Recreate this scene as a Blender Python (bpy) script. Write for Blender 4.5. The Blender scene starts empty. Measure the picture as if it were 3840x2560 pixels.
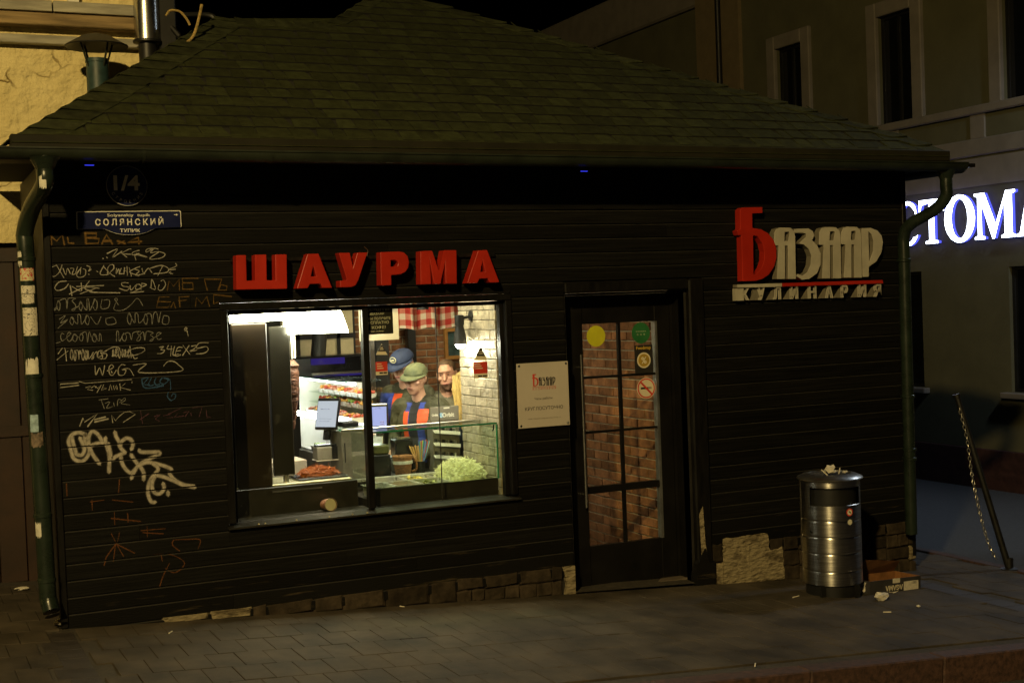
import bpy, bmesh, math, random
import numpy as np
from mathutils import Vector, Matrix
R = math.radians
rng = random.Random(7)
scene = bpy.context.scene
col = scene.collection

# ------------------------------------------------------------------ camera
CAM = np.array([-0.93, -9.0, 1.95]); YAW, PIT, ROL, FPX = R(24.85531), R(1.55447), R(-2.17452), 5044.28
_f = np.array([math.sin(YAW)*math.cos(PIT), math.cos(YAW)*math.cos(PIT), -math.sin(PIT)])
_r = np.array([math.cos(YAW), -math.sin(YAW), 0.0]); _u = np.cross(_r, _f)
_r2 = math.cos(ROL)*_r + math.sin(ROL)*_u; _u2 = -math.sin(ROL)*_r + math.cos(ROL)*_u
cd = bpy.data.cameras.new('camera'); cam = bpy.data.objects.new('camera', cd); col.objects.link(cam)
m = Matrix.Identity(4)
for i in range(3):
    m[i][0], m[i][1], m[i][2], m[i][3] = _r2[i], _u2[i], -_f[i], CAM[i]
cam.matrix_world = m
cd.sensor_width = 36; cd.lens = FPX*36/3840; cd.clip_end = 400; cd.clip_start = .05
scene.camera = cam

# ------------------------------------------------------------------ night sky and street light
w = bpy.data.worlds.new('World'); scene.world = w; w.use_nodes = True
nt = w.node_tree; bg = nt.nodes['Background']
sky = nt.nodes.new('ShaderNodeTexSky'); sky.sky_type = 'NISHITA'; sky.sun_disc = False
sky.sun_elevation = R(-5.0); sky.sun_rotation = R(200)
nt.links.new(sky.outputs[0], bg.inputs[0]); bg.inputs[1].default_value = .1
vs = scene.view_settings; vs.view_transform = 'Standard'; vs.look = 'None'; vs.exposure = 0; vs.gamma = 1; vs.use_curve_mapping = False
scene.cycles.use_denoising = True
scene.cycles.max_bounces = 7; scene.cycles.transparent_max_bounces = 16; scene.cycles.glossy_bounces = 4; scene.cycles.diffuse_bounces = 4
scene.cycles.sample_clamp_indirect = 4.0; scene.cycles.caustics_reflective = False; scene.cycles.caustics_refractive = False
LAMP_A = (-5.4, -11.8, 8.3); LAMP_B = (12.3, .7, 6.0)
POW_A, COL_A = 7600, (1.0, .73, .29)
POW_B, COL_B = 480, (.72, .86, 1.0)

# ------------------------------------------------------------------ helpers
def ray(x, y):
    a, b = (x-1920)/FPX, (y-1280)/FPX
    return a*_r2 - b*_u2 + _f
def onY(x, y, Y=0.0):
    d = ray(x, y); t = (Y-CAM[1])/d[1]; return CAM + t*d
def onX(x, y, X):
    d = ray(x, y); t = (X-CAM[0])/d[0]; return CAM + t*d
SL = .064
def gz(X): return -SL*X
def onG(x, y):
    d = ray(x, y); t = -(CAM[2]+SL*CAM[0])/(d[2]+SL*d[0]); return CAM + t*d

def mat(name, color, rough=.6, metal=0.0, var=.25, scale=6.0, bump=0.0, bscale=60.0, bdist=.01, col2=None, emit=None, estr=0, spec=.5, stretch=(1,1,1), alpha=None, rvar=.12, rand=0.0, detail=6, coords='Object', mix=(.35,.65)):
    m = bpy.data.materials.new(name); m.use_nodes = True
    n, l = m.node_tree.nodes, m.node_tree.links; b = n['Principled BSDF']
    tc = n.new('ShaderNodeTexCoord'); mp = n.new('ShaderNodeMapping'); mp.inputs['Scale'].default_value = stretch
    l.new(n.new('ShaderNodeNewGeometry').outputs['Position'] if coords == 'World' else tc.outputs[coords], mp.inputs[0])
    nz = n.new('ShaderNodeTexNoise'); nz.inputs['Scale'].default_value = scale; nz.inputs['Detail'].default_value = detail; nz.inputs['Roughness'].default_value = .62
    l.new(mp.outputs[0], nz.inputs['Vector'])
    rp = n.new('ShaderNodeValToRGB'); e = rp.color_ramp.elements
    c2 = col2 if col2 else tuple(c*(1+var) for c in color[:3]); c1 = color if col2 else tuple(c*(1-var) for c in color[:3])
    e[0].position, e[1].position = mix; e[0].color = (*c1[:3], 1); e[1].color = (*c2[:3], 1)
    l.new(nz.outputs['Fac'], rp.inputs[0]); out = rp.outputs[0]
    if rand:
        oi = n.new('ShaderNodeObjectInfo'); hs = n.new('ShaderNodeHueSaturation'); ma = n.new('ShaderNodeMath'); ma.operation = 'MULTIPLY_ADD'
        ma.inputs[1].default_value = 2*rand; ma.inputs[2].default_value = 1-rand
        l.new(oi.outputs['Random'], ma.inputs[0]); l.new(ma.outputs[0], hs.inputs['Value']); l.new(out, hs.inputs['Color']); out = hs.outputs[0]
    l.new(out, b.inputs['Base Color'])
    mr = n.new('ShaderNodeMapRange'); mr.inputs[3].default_value = max(.02, rough-rvar); mr.inputs[4].default_value = min(1, rough+rvar)
    l.new(nz.outputs['Fac'], mr.inputs[0]); l.new(mr.outputs[0], b.inputs['Roughness'])
    b.inputs['Metallic'].default_value = metal; b.inputs['Specular IOR Level'].default_value = spec
    if bump:
        n2 = n.new('ShaderNodeTexNoise'); n2.inputs['Scale'].default_value = bscale; n2.inputs['Detail'].default_value = 5
        l.new(mp.outputs[0], n2.inputs['Vector'])
        bp = n.new('ShaderNodeBump'); bp.inputs['Strength'].default_value = bump; bp.inputs['Distance'].default_value = bdist
        l.new(n2.outputs['Fac'], bp.inputs['Height']); l.new(bp.outputs[0], b.inputs['Normal'])
    if emit:
        b.inputs['Emission Color'].default_value = (*emit, 1); b.inputs['Emission Strength'].default_value = estr
    if alpha is not None: b.inputs['Alpha'].default_value = alpha
    return m

def glass_mat(name, tint, gloss=.06, rough=.02, dirt=0.0):
    m = bpy.data.materials.new(name); m.use_nodes = True
    n, l = m.node_tree.nodes, m.node_tree.links; n.remove(n['Principled BSDF'])
    tr = n.new('ShaderNodeBsdfTransparent'); tr.inputs[0].default_value = (*tint, 1)
    gl = n.new('ShaderNodeBsdfGlossy'); gl.inputs['Roughness'].default_value = rough
    lw = n.new('ShaderNodeLayerWeight'); lw.inputs[0].default_value = .5
    pw_ = n.new('ShaderNodeMath'); pw_.operation = 'POWER'; pw_.inputs[1].default_value = 4.0; l.new(lw.outputs['Facing'], pw_.inputs[0])
    ma_ = n.new('ShaderNodeMath'); ma_.operation = 'MULTIPLY_ADD'; ma_.inputs[1].default_value = .45; ma_.inputs[2].default_value = gloss*.6; ma_.use_clamp = True; l.new(pw_.outputs[0], ma_.inputs[0])
    mx = n.new('ShaderNodeMixShader'); l.new(ma_.outputs[0], mx.inputs[0]); l.new(tr.outputs[0], mx.inputs[1]); l.new(gl.outputs[0], mx.inputs[2])
    out = mx.outputs[0]
    if dirt:
        tc = n.new('ShaderNodeTexCoord'); vz = n.new('ShaderNodeTexNoise'); vz.inputs['Scale'].default_value = 9; vz.inputs['Detail'].default_value = 10; vz.inputs['Roughness'].default_value = .75
        l.new(tc.outputs['Object'], vz.inputs['Vector'])
        rp = n.new('ShaderNodeValToRGB'); rp.color_ramp.elements[0].position = .58; rp.color_ramp.elements[1].position = .85
        rp.color_ramp.elements[1].color = (dirt,)*3+(1,); l.new(vz.outputs['Fac'], rp.inputs[0])
        df = n.new('ShaderNodeBsdfDiffuse'); df.inputs[0].default_value = (.5, .5, .45, 1)
        m2 = n.new('ShaderNodeMixShader'); l.new(rp.outputs[0], m2.inputs[0]); l.new(out, m2.inputs[1]); l.new(df.outputs[0], m2.inputs[2]); out = m2.outputs[0]
    l.new(out, n['Material Output'].inputs[0]); return m

def emit_mat(name, color, s):
    m = bpy.data.materials.new(name); m.use_nodes = True
    n, l = m.node_tree.nodes, m.node_tree.links; n.remove(n['Principled BSDF'])
    e = n.new('ShaderNodeEmission'); e.inputs[0].default_value = (*color, 1); e.inputs[1].default_value = s
    l.new(e.outputs[0], n['Material Output'].inputs[0]); return m

ORG = {}
def link(o, parent=None, org=(0, 0, 0)):
    col.objects.link(o); ORG[o.name] = Vector(org)
    if parent is not None: o.parent = parent
    return o
def tag(o, label=None, cat=None, group=None, kind=None):
    if label: o['label'] = label
    if cat: o['category'] = cat
    if group: o['group'] = group
    if kind: o['kind'] = kind
    return o
def thing(name, loc, label, cat, group=None, rz=0):
    o = bpy.data.objects.new(name, None); o.empty_display_size = .1; link(o, None, loc); o.location = loc; o.rotation_euler.z = rz
    return tag(o, label, cat, group)

class MB:
    def __init__(s): s.v = []; s.f = []; s.mi = []
    def add(s, vs, fs, mi=0):
        k = len(s.v); s.v += [tuple(map(float, q)) for q in vs]; s.f += [tuple(i+k for i in f) for f in fs]; s.mi += [mi]*len(fs); return s
    def box(s, x0, x1, y0, y1, z0, z1, mi=0, ch=0.0):
        if x0 > x1: x0, x1 = x1, x0
        if y0 > y1: y0, y1 = y1, y0
        if z0 > z1: z0, z1 = z1, z0
        if not ch:
            return s.add([(x0,y0,z0),(x1,y0,z0),(x1,y1,z0),(x0,y1,z0),(x0,y0,z1),(x1,y0,z1),(x1,y1,z1),(x0,y1,z1)],
                         [(3,2,1,0),(4,5,6,7),(0,1,5,4),(1,2,6,5),(2,3,7,6),(3,0,4,7)], mi)
        c = min(ch, (x1-x0)*.45, (y1-y0)*.45, (z1-z0)*.45)
        P, N = (x0,y0,z0), (x1,y1,z1); vs = []
        idx = {}
        for sx in (0,1):
            for sy in (0,1):
                for sz in (0,1):
                    b = ((x0,x1)[sx], (y0,y1)[sy], (z0,z1)[sz]); d = (c if sx==0 else -c, c if sy==0 else -c, c if sz==0 else -c)
                    for a in range(3):
                        q = [b[i]+(d[i] if i!=a else 0) for i in range(3)]; idx[(sx,sy,sz,a)] = len(vs); vs.append(q)
        fs = []
        for a in range(3):
            o1, o2 = [(1,2),(0,2),(0,1)][a]
            for sd in (0,1):
                ring = []
                for p, q in ((0,0),(1,0),(1,1),(0,1)):
                    k = [0,0,0]; k[a] = sd; k[o1] = p; k[o2] = q; ring.append(idx[(*k,a)])
                fs.append(tuple(ring))
        for a in range(3):
            o1, o2 = [(1,2),(0,2),(0,1)][a]
            for p in (0,1):
                for q in (0,1):
                    k0 = [0,0,0]; k1 = [0,0,0]; k1[a] = 1
                    for k in (k0,k1): k[o1] = p; k[o2] = q
                    fs.append((idx[(*k0,o1)], idx[(*k1,o1)], idx[(*k1,o2)], idx[(*k0,o2)]))
        for sx in (0,1):
            for sy in (0,1):
                for sz in (0,1): fs.append(tuple(idx[(sx,sy,sz,a)] for a in range(3)))
        return s.add(vs, fs, mi)
    def tube(s, path, r, n=10, mi=0, caps=True):
        path = [Vector(p) for p in path]; k = len(path); rs = r if isinstance(r, (list, tuple)) else [r]*k
        vs, fs = [], []; up = None
        for i, p in enumerate(path):
            t = (path[min(i+1,k-1)] - path[max(i-1,0)]).normalized()
            if up is None:
                up = Vector((0,0,1)) if abs(t.z) < .9 else Vector((1,0,0))
            sd = t.cross(up).normalized(); up = sd.cross(t).normalized()
            for j in range(n):
                a = 2*math.pi*j/n; vs.append(p + (sd*math.cos(a)+up*math.sin(a))*rs[i])
        for i in range(k-1):
            for j in range(n): fs.append((i*n+j, i*n+(j+1)%n, (i+1)*n+(j+1)%n, (i+1)*n+j))
        if caps: fs += [tuple(range(n))[::-1], tuple(range((k-1)*n, k*n))]
        return s.add(vs, fs, mi)
    def lathe(s, prof, c=(0,0,0), n=24, mi=0, a0=0, a1=2*math.pi):
        full = abs(a1-a0-2*math.pi) < 1e-6; cnt = n if full else n+1; vs = []; fs = []
        for r, z in prof:
            for j in range(cnt):
                a = a0+(a1-a0)*j/n; vs.append((c[0]+r*math.cos(a), c[1]+r*math.sin(a), c[2]+z))
        for i in range(len(prof)-1):
            for j in range(n):
                j2 = (j+1) % cnt; fs.append((i*cnt+j, i*cnt+j2, (i+1)*cnt+j2, (i+1)*cnt+j))
        return s.add(vs, fs, mi)
    def ell(s, c, r, n=12, mi=0, z0=-1.0, z1=1.0):
        vs, fs = [], []; k = n//2
        for i in range(k+1):
            ph = math.asin(z0)+(math.asin(z1)-math.asin(z0))*i/k
            for j in range(n):
                a = 2*math.pi*j/n; vs.append((c[0]+r[0]*math.cos(ph)*math.cos(a), c[1]+r[1]*math.cos(ph)*math.sin(a), c[2]+r[2]*math.sin(ph)))
        for i in range(k):
            for j in range(n): fs.append((i*n+j, i*n+(j+1)%n, (i+1)*n+(j+1)%n, (i+1)*n+j))
        return s.add(vs, fs, mi)
    def prism(s, poly, holes, y0, y1, mi=0, frame=None):
        # polygon in (x,z) extruded along y (or through frame(u,v,d) -> xyz)
        fr = frame or (lambda u, v, d: (u, d, v)); bm = bmesh.new(); es = []
        for lp in [poly]+list(holes or []):
            vv = [bm.verts.new((q[0], q[1], 0)) for q in lp]
            es += [bm.edges.new((vv[i], vv[(i+1) % len(vv)])) for i in range(len(vv))]
        res = bmesh.ops.triangle_fill(bm, use_beauty=True, edges=es)
        bm.verts.index_update(); tri = [[v.index for v in f.verts] for f in bm.faces]; pts = [tuple(v.co[:2]) for v in bm.verts]; bm.free()
        n = len(pts); vs = [fr(u, v, y0) for u, v in pts]+[fr(u, v, y1) for u, v in pts]
        fs = [tuple(t) for t in tri]+[tuple(i+n for i in t[::-1]) for t in tri]; k = 0
        for lp in [poly]+list(holes or []):
            c = len(lp)
            for i in range(c): fs.append((k+i, k+(i+1) % c, k+(i+1) % c+n, k+i+n))
            k += c
        return s.add(vs, fs, mi)
    def mesh(s, name, off=(0, 0, 0)):
        me = bpy.data.meshes.new(name); off = Vector(off)
        me.from_pydata([tuple(Vector(q)-off) for q in s.v], [], s.f); me.polygons.foreach_set('material_index', s.mi); me.update()
        bm = bmesh.new(); bm.from_mesh(me); bmesh.ops.recalc_face_normals(bm, faces=bm.faces); bm.to_mesh(me); bm.free(); return me
    def build(s, name, mats, parent=None, smooth=False, loc=None):
        org = Vector((0, 0, 0))
        if parent is not None: org = ORG[parent.name]
        elif loc is not None: org = Vector(loc)
        me = s.mesh(name, org)
        for q in (mats if isinstance(mats, (list, tuple)) else [mats]): me.materials.append(q)
        if smooth:
            me.polygons.foreach_set('use_smooth', [True]*len(me.polygons))
            try: me.set_sharp_from_angle(angle=R(40))
            except Exception: pass
        o = bpy.data.objects.new(name, me); link(o, parent, org)
        if parent is None and loc is not None: o.location = org
        return o
def inst(name, me, parent, pos, rot=None, scl=None):
    o = bpy.data.objects.new(name, me); org = ORG[parent.name] if parent is not None else Vector((0, 0, 0))
    link(o, parent, org); o.location = Vector(pos)-org
    if rot: o.rotation_euler = rot
    if scl: o.scale = scl
    return o
def text_poly(s, size=1.0, bold=0.0, align='CENTER', extrude=0.0):
    cu = bpy.data.curves.new('txt', 'FONT'); cu.body = s; cu.size = size; cu.align_x = align; cu.align_y = 'CENTER'; cu.offset = bold; cu.extrude = extrude; cu.resolution_u = 3
    o = bpy.data.objects.new('txt', cu); col.objects.link(o); dg = bpy.context.evaluated_depsgraph_get()
    me = bpy.data.meshes.new_from_object(o.evaluated_get(dg)); bpy.data.objects.remove(o); bpy.data.curves.remove(cu)
    vs = [tuple(v.co) for v in me.vertices]; fs = [tuple(p.vertices) for p in me.polygons]; bpy.data.meshes.remove(me); return vs, fs
def text_on(mb, s, cx, cz, y, width=None, height=None, bold=0.0, mi=0, slant=0.0, frame=None, extrude=0.0):
    vs, fs = text_poly(s, 1.0, bold, 'CENTER', extrude)
    if not vs: return
    xs = [v[0] for v in vs]; ys = [v[1] for v in vs]; w0, h0 = max(xs)-min(xs), max(ys)-min(ys)
    kx = width/w0 if width else None; ky = height/h0 if height else None
    kx = kx or ky; ky = ky or kx; mx, my = (max(xs)+min(xs))/2, (max(ys)+min(ys))/2
    fr = frame or (lambda u, v, d: (u, d, v))
    mb.add([fr(cx+(v[0]-mx)*kx+slant*(v[1]-my)*ky, cz+(v[1]-my)*ky, y-v[2]) for v in vs], fs, mi)
def smooth_path(pts, k=6, closed=False):
    P = [np.array(p, float) for p in pts]; out = []
    n = len(P)
    for i in range(n-1):
        p0, p1, p2, p3 = P[max(i-1,0)], P[i], P[i+1], P[min(i+2,n-1)]
        for j in range(k):
            t = j/k; out.append(.5*((2*p1)+(-p0+p2)*t+(2*p0-5*p1+4*p2-p3)*t*t+(-p0+3*p1-3*p2+p3)*t**3))
    out.append(P[-1]); return out

def lpart(mb, nm, mats, parent, smooth=False, loc=None, rot=None):
    o = mb.build(nm, mats, None, smooth); o.parent = parent; ORG[o.name] = ORG[parent.name]
    if loc is not None: o.location = loc
    if rot is not None: o.rotation_euler = rot
    return o
# ------------------------------------------------------------------ materials
M = {}
M['siding'] = mat('siding_stain', (.0062,.0060,.0054), .62, var=.45, scale=7, bump=.25, bscale=30, stretch=(.25,4,9), rand=.3, spec=.10)
M['siding_worn'] = mat('siding_worn', (.0062,.0060,.0054), .66, col2=(.06,.046,.028), scale=3.5, mix=(.6,.74), bump=.4, bscale=30, stretch=(.6,4,6), rand=.3, spec=.10, detail=9)
M['trim'] = mat('trim_paint', (.0065,.006,.0055), .45, var=.4, scale=5, bump=.15, bscale=40, stretch=(6,6,1), spec=.2)
M['doorpaint'] = mat('door_paint', (.006,.0055,.005), .45, var=.3, scale=4, bump=.1, bscale=60, spec=.3)
M['shingle'] = mat('shingle_granules', (.036,.042,.0150), .95, var=.3, scale=16, bump=.5, bscale=220, rand=.18, spec=.15)
M['shingle_dark'] = mat('shingle_granules_dark', (.029,.033,.0120), .95, var=.3, scale=16, bump=.5, bscale=220, rand=.2, spec=.15)
M['cap'] = mat('shingle_cap', (.030,.034,.015), .95, var=.4, scale=12, bump=.5, bscale=200, rand=.3, spec=.15)
M['roofdeck'] = mat('roof_deck', (.012,.012,.008), .9)
M['gutter'] = mat('gutter_green_metal', (.018,.023,.015), .38, metal=.0, var=.3, scale=5, bump=.08, bscale=20, spec=.5)
M['fascia'] = mat('fascia_metal', (.016,.015,.008), .7, var=.25, scale=4, spec=.2)
M['pipe'] = mat('downpipe_green_paint', (.014,.022,.015), .28, var=.35, scale=6, bump=.05, bscale=25, spec=.55)
M['stone'] = mat('plinth_stone', (.040,.030,.020), .9, var=.5, scale=9, bump=.9, bscale=22, rand=.45, spec=.2)
M['plaster_pale'] = mat('plaster_pale', (.30,.25,.155), .9, col2=(.12,.095,.058), scale=5, mix=(.5,.62), bump=1.0, bscale=16, bdist=.03, rand=.15, spec=.2, stretch=(1,1,2.5), detail=9)
M['mortar'] = mat('mortar_dark', (.035,.028,.02), .95, var=.4, scale=20, bump=.6, bscale=60)
M['paver'] = mat('paver_concrete', (.060,.048,.034), .8, var=.5, scale=2.2, bump=.35, bscale=120, rand=.07, spec=.3, coords='World', detail=9)
M['paver_band'] = mat('drain_tile', (.034,.027,.023), .7, var=.35, scale=9, bump=.4, bscale=90, rand=.2)
M['joint'] = mat('joint_sand', (.043,.035,.025), .95, var=.4, scale=30, bump=.4, bscale=150)
M['asphalt'] = mat('asphalt', (.052,.054,.058), .85, var=.35, scale=40, bump=.6, bscale=220)
M['kerb'] = mat('kerb_red_granite', (.055,.027,.019), .75, coords='World', var=.5, scale=26, bump=.4, bscale=120, rand=.15)
M['yellow'] = mat('yellow_plaster', (.66,.55,.26), .9, col2=(.78,.67,.35), scale=3, mix=(.3,.7), bump=1.0, bscale=11, bdist=.05, spec=.15)
M['greyboard'] = mat('cornice_grey_board', (.36,.34,.27), .8, var=.3, scale=5, bump=.3, bscale=30, stretch=(.4,3,3))
M['brownbeam'] = mat('cornice_beam', (.27,.19,.09), .85, var=.4, scale=6, bump=.5, bscale=30, stretch=(.3,4,4))
M['gate'] = mat('gate_brown_metal', (.024,.010,.004), .6, var=.35, scale=4, bump=.1, bscale=40)
M['steel'] = mat('brushed_steel', (.62,.58,.52), .30, metal=1, var=.12, scale=8, stretch=(60,60,1.2), rvar=.1)
M['binsteel'] = mat('bin_brushed_steel', (.50,.49,.47), .33, metal=1, var=.22, scale=5, stretch=(1,1,22), rvar=.12, bump=.04, bscale=14, detail=8)
_b = M['binsteel'].node_tree; _p = _b.nodes['Principled BSDF']; _p.inputs['Anisotropic'].default_value = .8; _p.inputs['Anisotropic Rotation'].default_value = .25; _t = _b.nodes.new('ShaderNodeTangent'); _t.direction_type = 'RADIAL'; _t.axis = 'Z'; _b.links.new(_t.outputs[0], _p.inputs['Tangent'])
M['zinc'] = mat('flue_zinc', (.62,.62,.60), .27, metal=1, var=.2, scale=4, stretch=(1,1,.3))
M['teal'] = mat('vent_teal_paint', (.025,.055,.055), .5, var=.3, scale=8)
M['black'] = mat('black_paint', (.008,.008,.008), .5, var=.3)
M['blackgloss'] = mat('black_plastic', (.010,.010,.011), .25, var=.2)
M['red'] = mat('sign_red_acrylic', (.41,.019,.007), .42, var=.12, scale=4, bump=.03, bscale=40, spec=.4)
M['white'] = mat('sign_white_acrylic', (.47,.44,.36), .5, var=.12, scale=5, bump=.03, bscale=40)
M['plate'] = mat('notice_plate', (.54,.49,.43), .4, var=.05, scale=3)
M['ink'] = mat('ink_dark', (.02,.017,.015), .6)
M['inkgrey'] = mat('ink_grey', (.20,.17,.14), .6)
M['inkred'] = mat('ink_red', (.55,.05,.03), .6)
M['navy'] = mat('enamel_navy', (.006,.010,.055), .3, var=.15)
M['navydark'] = mat('enamel_navy_dark', (.010,.016,.075), .3, var=.2)
M['enamelwhite'] = mat('enamel_white', (.72,.70,.62), .35, var=.1)
M['brick'] = mat('red_brick', (.22,.098,.044), .85, coords='World', var=.42, scale=9, bump=.6, bscale=50, rand=.38, spec=.2)
M['brickmortar'] = mat('brick_mortar', (.36,.30,.21), .95, var=.25, scale=20, bump=.5, bscale=60)
M['whitebrick'] = mat('white_painted_brick', (.33,.285,.21), .5, coords='World', var=.3, scale=11, bump=1.0, bscale=30, rand=.12, spec=.3)
M['whitemortar'] = mat('white_brick_joint', (.30,.26,.20), .9, var=.25, scale=20)
M['glass'] = glass_mat('window_glass', (.93,.95,.90), dirt=.16)
M['glassclean'] = glass_mat('display_glass', (.90,.96,.91))
M['glassdark'] = mat('dark_pane', (.006,.007,.008), .07, var=.2, spec=.5, rvar=.02)
M['greenedge'] = mat('glass_green_edge', (.03,.22,.12), .2, var=.2, emit=(.05,.5,.25), estr=.02)
M['intwall'] = mat('interior_plaster', (.30,.27,.20), .8, var=.15)
M['intdark'] = mat('interior_dark', (.020,.018,.015), .6, var=.3)
M['intfloor'] = mat('interior_tile', (.16,.13,.10), .5, var=.2)
M['counter'] = mat('counter_dark_laminate', (.022,.019,.014), .35, var=.3, scale=6)
M['farwall'] = mat('far_ochre_plaster', (.098,.094,.052), .9, var=.12, scale=1.5, bump=.3, bscale=12)
M['fartrim'] = mat('far_white_trim', (.185,.165,.14), .85, var=.12, scale=3)
M['farplinth'] = mat('far_granite', (.045,.02,.018), .6, var=.3, scale=10)

# ------------------------------------------------------------------ street lamps out of frame (the lights that reach the place)
def street_lamp(loc, to, label, power, color, arm):
    x, y, z = loc; base = gz(x)-.2
    t = thing('street_lamp', (x-arm[0], y-arm[1], base), label, 'street lamp', 'street lamps around the square')
    MB().tube([(x-arm[0], y-arm[1], base), (x-arm[0], y-arm[1], base+1.2), (x-arm[0], y-arm[1], z+.25)], [.1,.08,.05], 12).build('post', M['black'], t, True)
    MB().tube([(x-arm[0], y-arm[1], z+.2), (x-arm[0]*.5, y-arm[1]*.5, z+.5), (x, y, z+.28)], .035, 8).build('arm', M['black'], t, True)
    MB().box(x-.16, x+.16, y-.3, y+.3, z+.12, z+.24, ch=.03).build('head', M['black'], t)
    MB().box(x-.12, x+.12, y-.25, y+.25, z+.10, z+.118).build('lens', emit_mat('lamp_lens', color, 12), t)
    ld = bpy.data.lights.new('lamp_light', 'SPOT'); ld.energy = power; ld.color = color; ld.shadow_soft_size = .22; ld.spot_size = R(172); ld.spot_blend = .5
    lo = bpy.data.objects.new('lamp_light', ld); link(lo, t); lo.location = (arm[0], arm[1], z-base)
    d = Vector(to)-Vector(loc); lo.rotation_euler = d.to_track_quat('-Z', 'Y').to_euler()
street_lamp(LAMP_A, (1.5, 0, 1.5), 'tall black street lamp with sodium head across the road to the left', POW_A, COL_A, (.0, 1.2))
street_lamp(LAMP_B, (12.0, 1.6, -.8), 'tall black street lamp with cool white head in the side street beyond the kiosk', POW_B, COL_B, (.7, .0))

# ------------------------------------------------------------------ ground
def slope_sheet(mb, x0, x1, y0, y1, dz, nx=1):
    for i in range(nx):
        a, b = x0+(x1-x0)*i/nx, x0+(x1-x0)*(i+1)/nx
        mb.add([(a,y0,gz(a)+dz),(b,y0,gz(b)+dz),(b,y1,gz(b)+dz),(a,y1,gz(a)+dz)], [(0,1,2,3)])
    return mb
g = slope_sheet(MB(), -70, 90, -70, 90, -.19).build('ground', M['asphalt']); tag(g, 'dark asphalt roadway below the kerb', kind='structure')
YK = -2.5
pv = bpy.data.objects.new('pavement', slope_sheet(MB(), -8, 7.75, YK+.02, 6, -.012).mesh('pavement')); pv.data.materials.append(M['joint']); link(pv); tag(pv, 'grey concrete pavers in front of the kiosk', kind='structure')
tilt = math.atan(SL)
def paver_mesh(nm, w_, l_, m_, ch=.002):
    me = MB().box(-w_/2, w_/2, -l_/2, l_/2, -.03, 0, ch=ch).mesh(nm); me.materials.append(m_); return me
PW, PL = .175, .33
pm = paver_mesh('paver', PW-.004, PL-.004, M['paver']); rest = MB(); cnt = 0
rows = [YK+.02+PL*(i+.5)+.12 for i in range(7)]
cand = []
for r_i, yy in enumerate(rows+[rows[-1]+PL*i for i in range(1, 16)]):
    xs0 = -4.4 if yy < 1.7 else 7.0
    x = xs0 + (PW/2 if r_i % 2 else 0)
    while x < 7.7:
        if not (-.20 < x-PW/2*0 < .065+.03 and yy < -.1) and not (6.40 < x < 6.74 and yy < -.05) and not (0 < x < 6.95 and yy > .02):
            cand.append((x, yy))
        x += PW
def seen(x, y):
    v = np.array([x, y, gz(x)])-CAM; z = v@_f; return abs(v@_r2/z) < .40 and -.26 < v@_u2/z < 0
near = sorted([c for c in cand if seen(*c)], key=lambda c: (c[0]-CAM[0])**2+(c[1]-CAM[1])**2)
keep = set(near[:298])
for (x, y) in cand:
    dz = rng.uniform(-.0025, .0015)
    if (x, y) in keep:
        inst('paver', pm, pv, (x, y, gz(x)+dz), (0, tilt+rng.uniform(-.004,.004), 0))
    else:
        z0 = gz(x-PW/2)+dz; z1 = gz(x+PW/2)+dz; a, b = x-PW/2+.003, x+PW/2-.003; c, d = y-PL/2+.003, y+PL/2-.003
        rest.add([(a,c,z0),(b,c,z1),(b,d,z1),(a,d,z0),(a,c,z0-.02),(b,c,z1-.02),(b,d,z1-.02),(a,d,z0-.02)], [(0,1,2,3),(0,4,5,1),(1,5,6,2),(2,6,7,3),(3,7,4,0)])
o = rest.build('paver_field', M['paver'], pv); o['kind'] = 'stuff'
bm_ = paver_mesh('drain_tile', .22-.006, .24-.006, M['paver_band'])
for X0, y1 in ((-.065, -.12), (6.57, -.30)):
    y = y1-.12
    while y > YK+.1:
        inst('drain_tile', bm_, pv, (X0, y, gz(X0)-.008), (0, tilt, 0)); y -= .24
kerb = bpy.data.objects.new('kerb', None); link(kerb, None, (0, YK, 0)); kerb.location = (0, YK, 0); tag(kerb, 'reddish granite kerb along the roadway', kind='structure')
km = MB().box(-.498, .498, -.15, 0, -.30, .004, ch=.008).mesh('kerb_stone'); km.materials.append(M['kerb'])
for i in range(-6, 9): inst('kerb_stone', km, kerb, (i+.35, YK, gz(i+.35)), (0, tilt, 0))
km2 = MB().box(-.07, .07, -.498, .498, -.3, .004, ch=.008).mesh('kerb_stone'); km2.materials.append(M['kerb'])
for i in range(8): inst('kerb_stone', km2, kerb, (7.83, YK+.5+i, gz(7.83)), (0, tilt, 0))

M['pansteel'] = mat('pan_steel', (.60,.57,.50), .3, metal=.45, var=.15, scale=10)
M['glassthin'] = glass_mat('case_glass', (.94,.97,.94), gloss=.02)
M['edgelight'] = mat('board_edge_lightline', (.013,.0115,.0085), .8, var=.6, scale=5, stretch=(1,1,1))  # lighter top chamfer paints the line of light along each board
M['butt'] = mat('asphalt_butt_shade', (.006,.006,.004), .9)  # dark butt edge: bare asphalt plus the course shadow line painted in
# ------------------------------------------------------------------ the kiosk
K = thing('kiosk', (0, 0, 0), 'small black timber takeaway kiosk with a green shingled hip roof and lit serving window', 'kiosk')
WX0, WX1, WZ0, WZ1 = 1.14, 3.19, .55, 1.985      # serving window opening
DX0, DX1, DZ1 = 3.70, 4.75, 2.0                  # door opening
XR = 6.97; PITCH = .107
zl = lambda k: 2.539-PITCH*k
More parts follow.
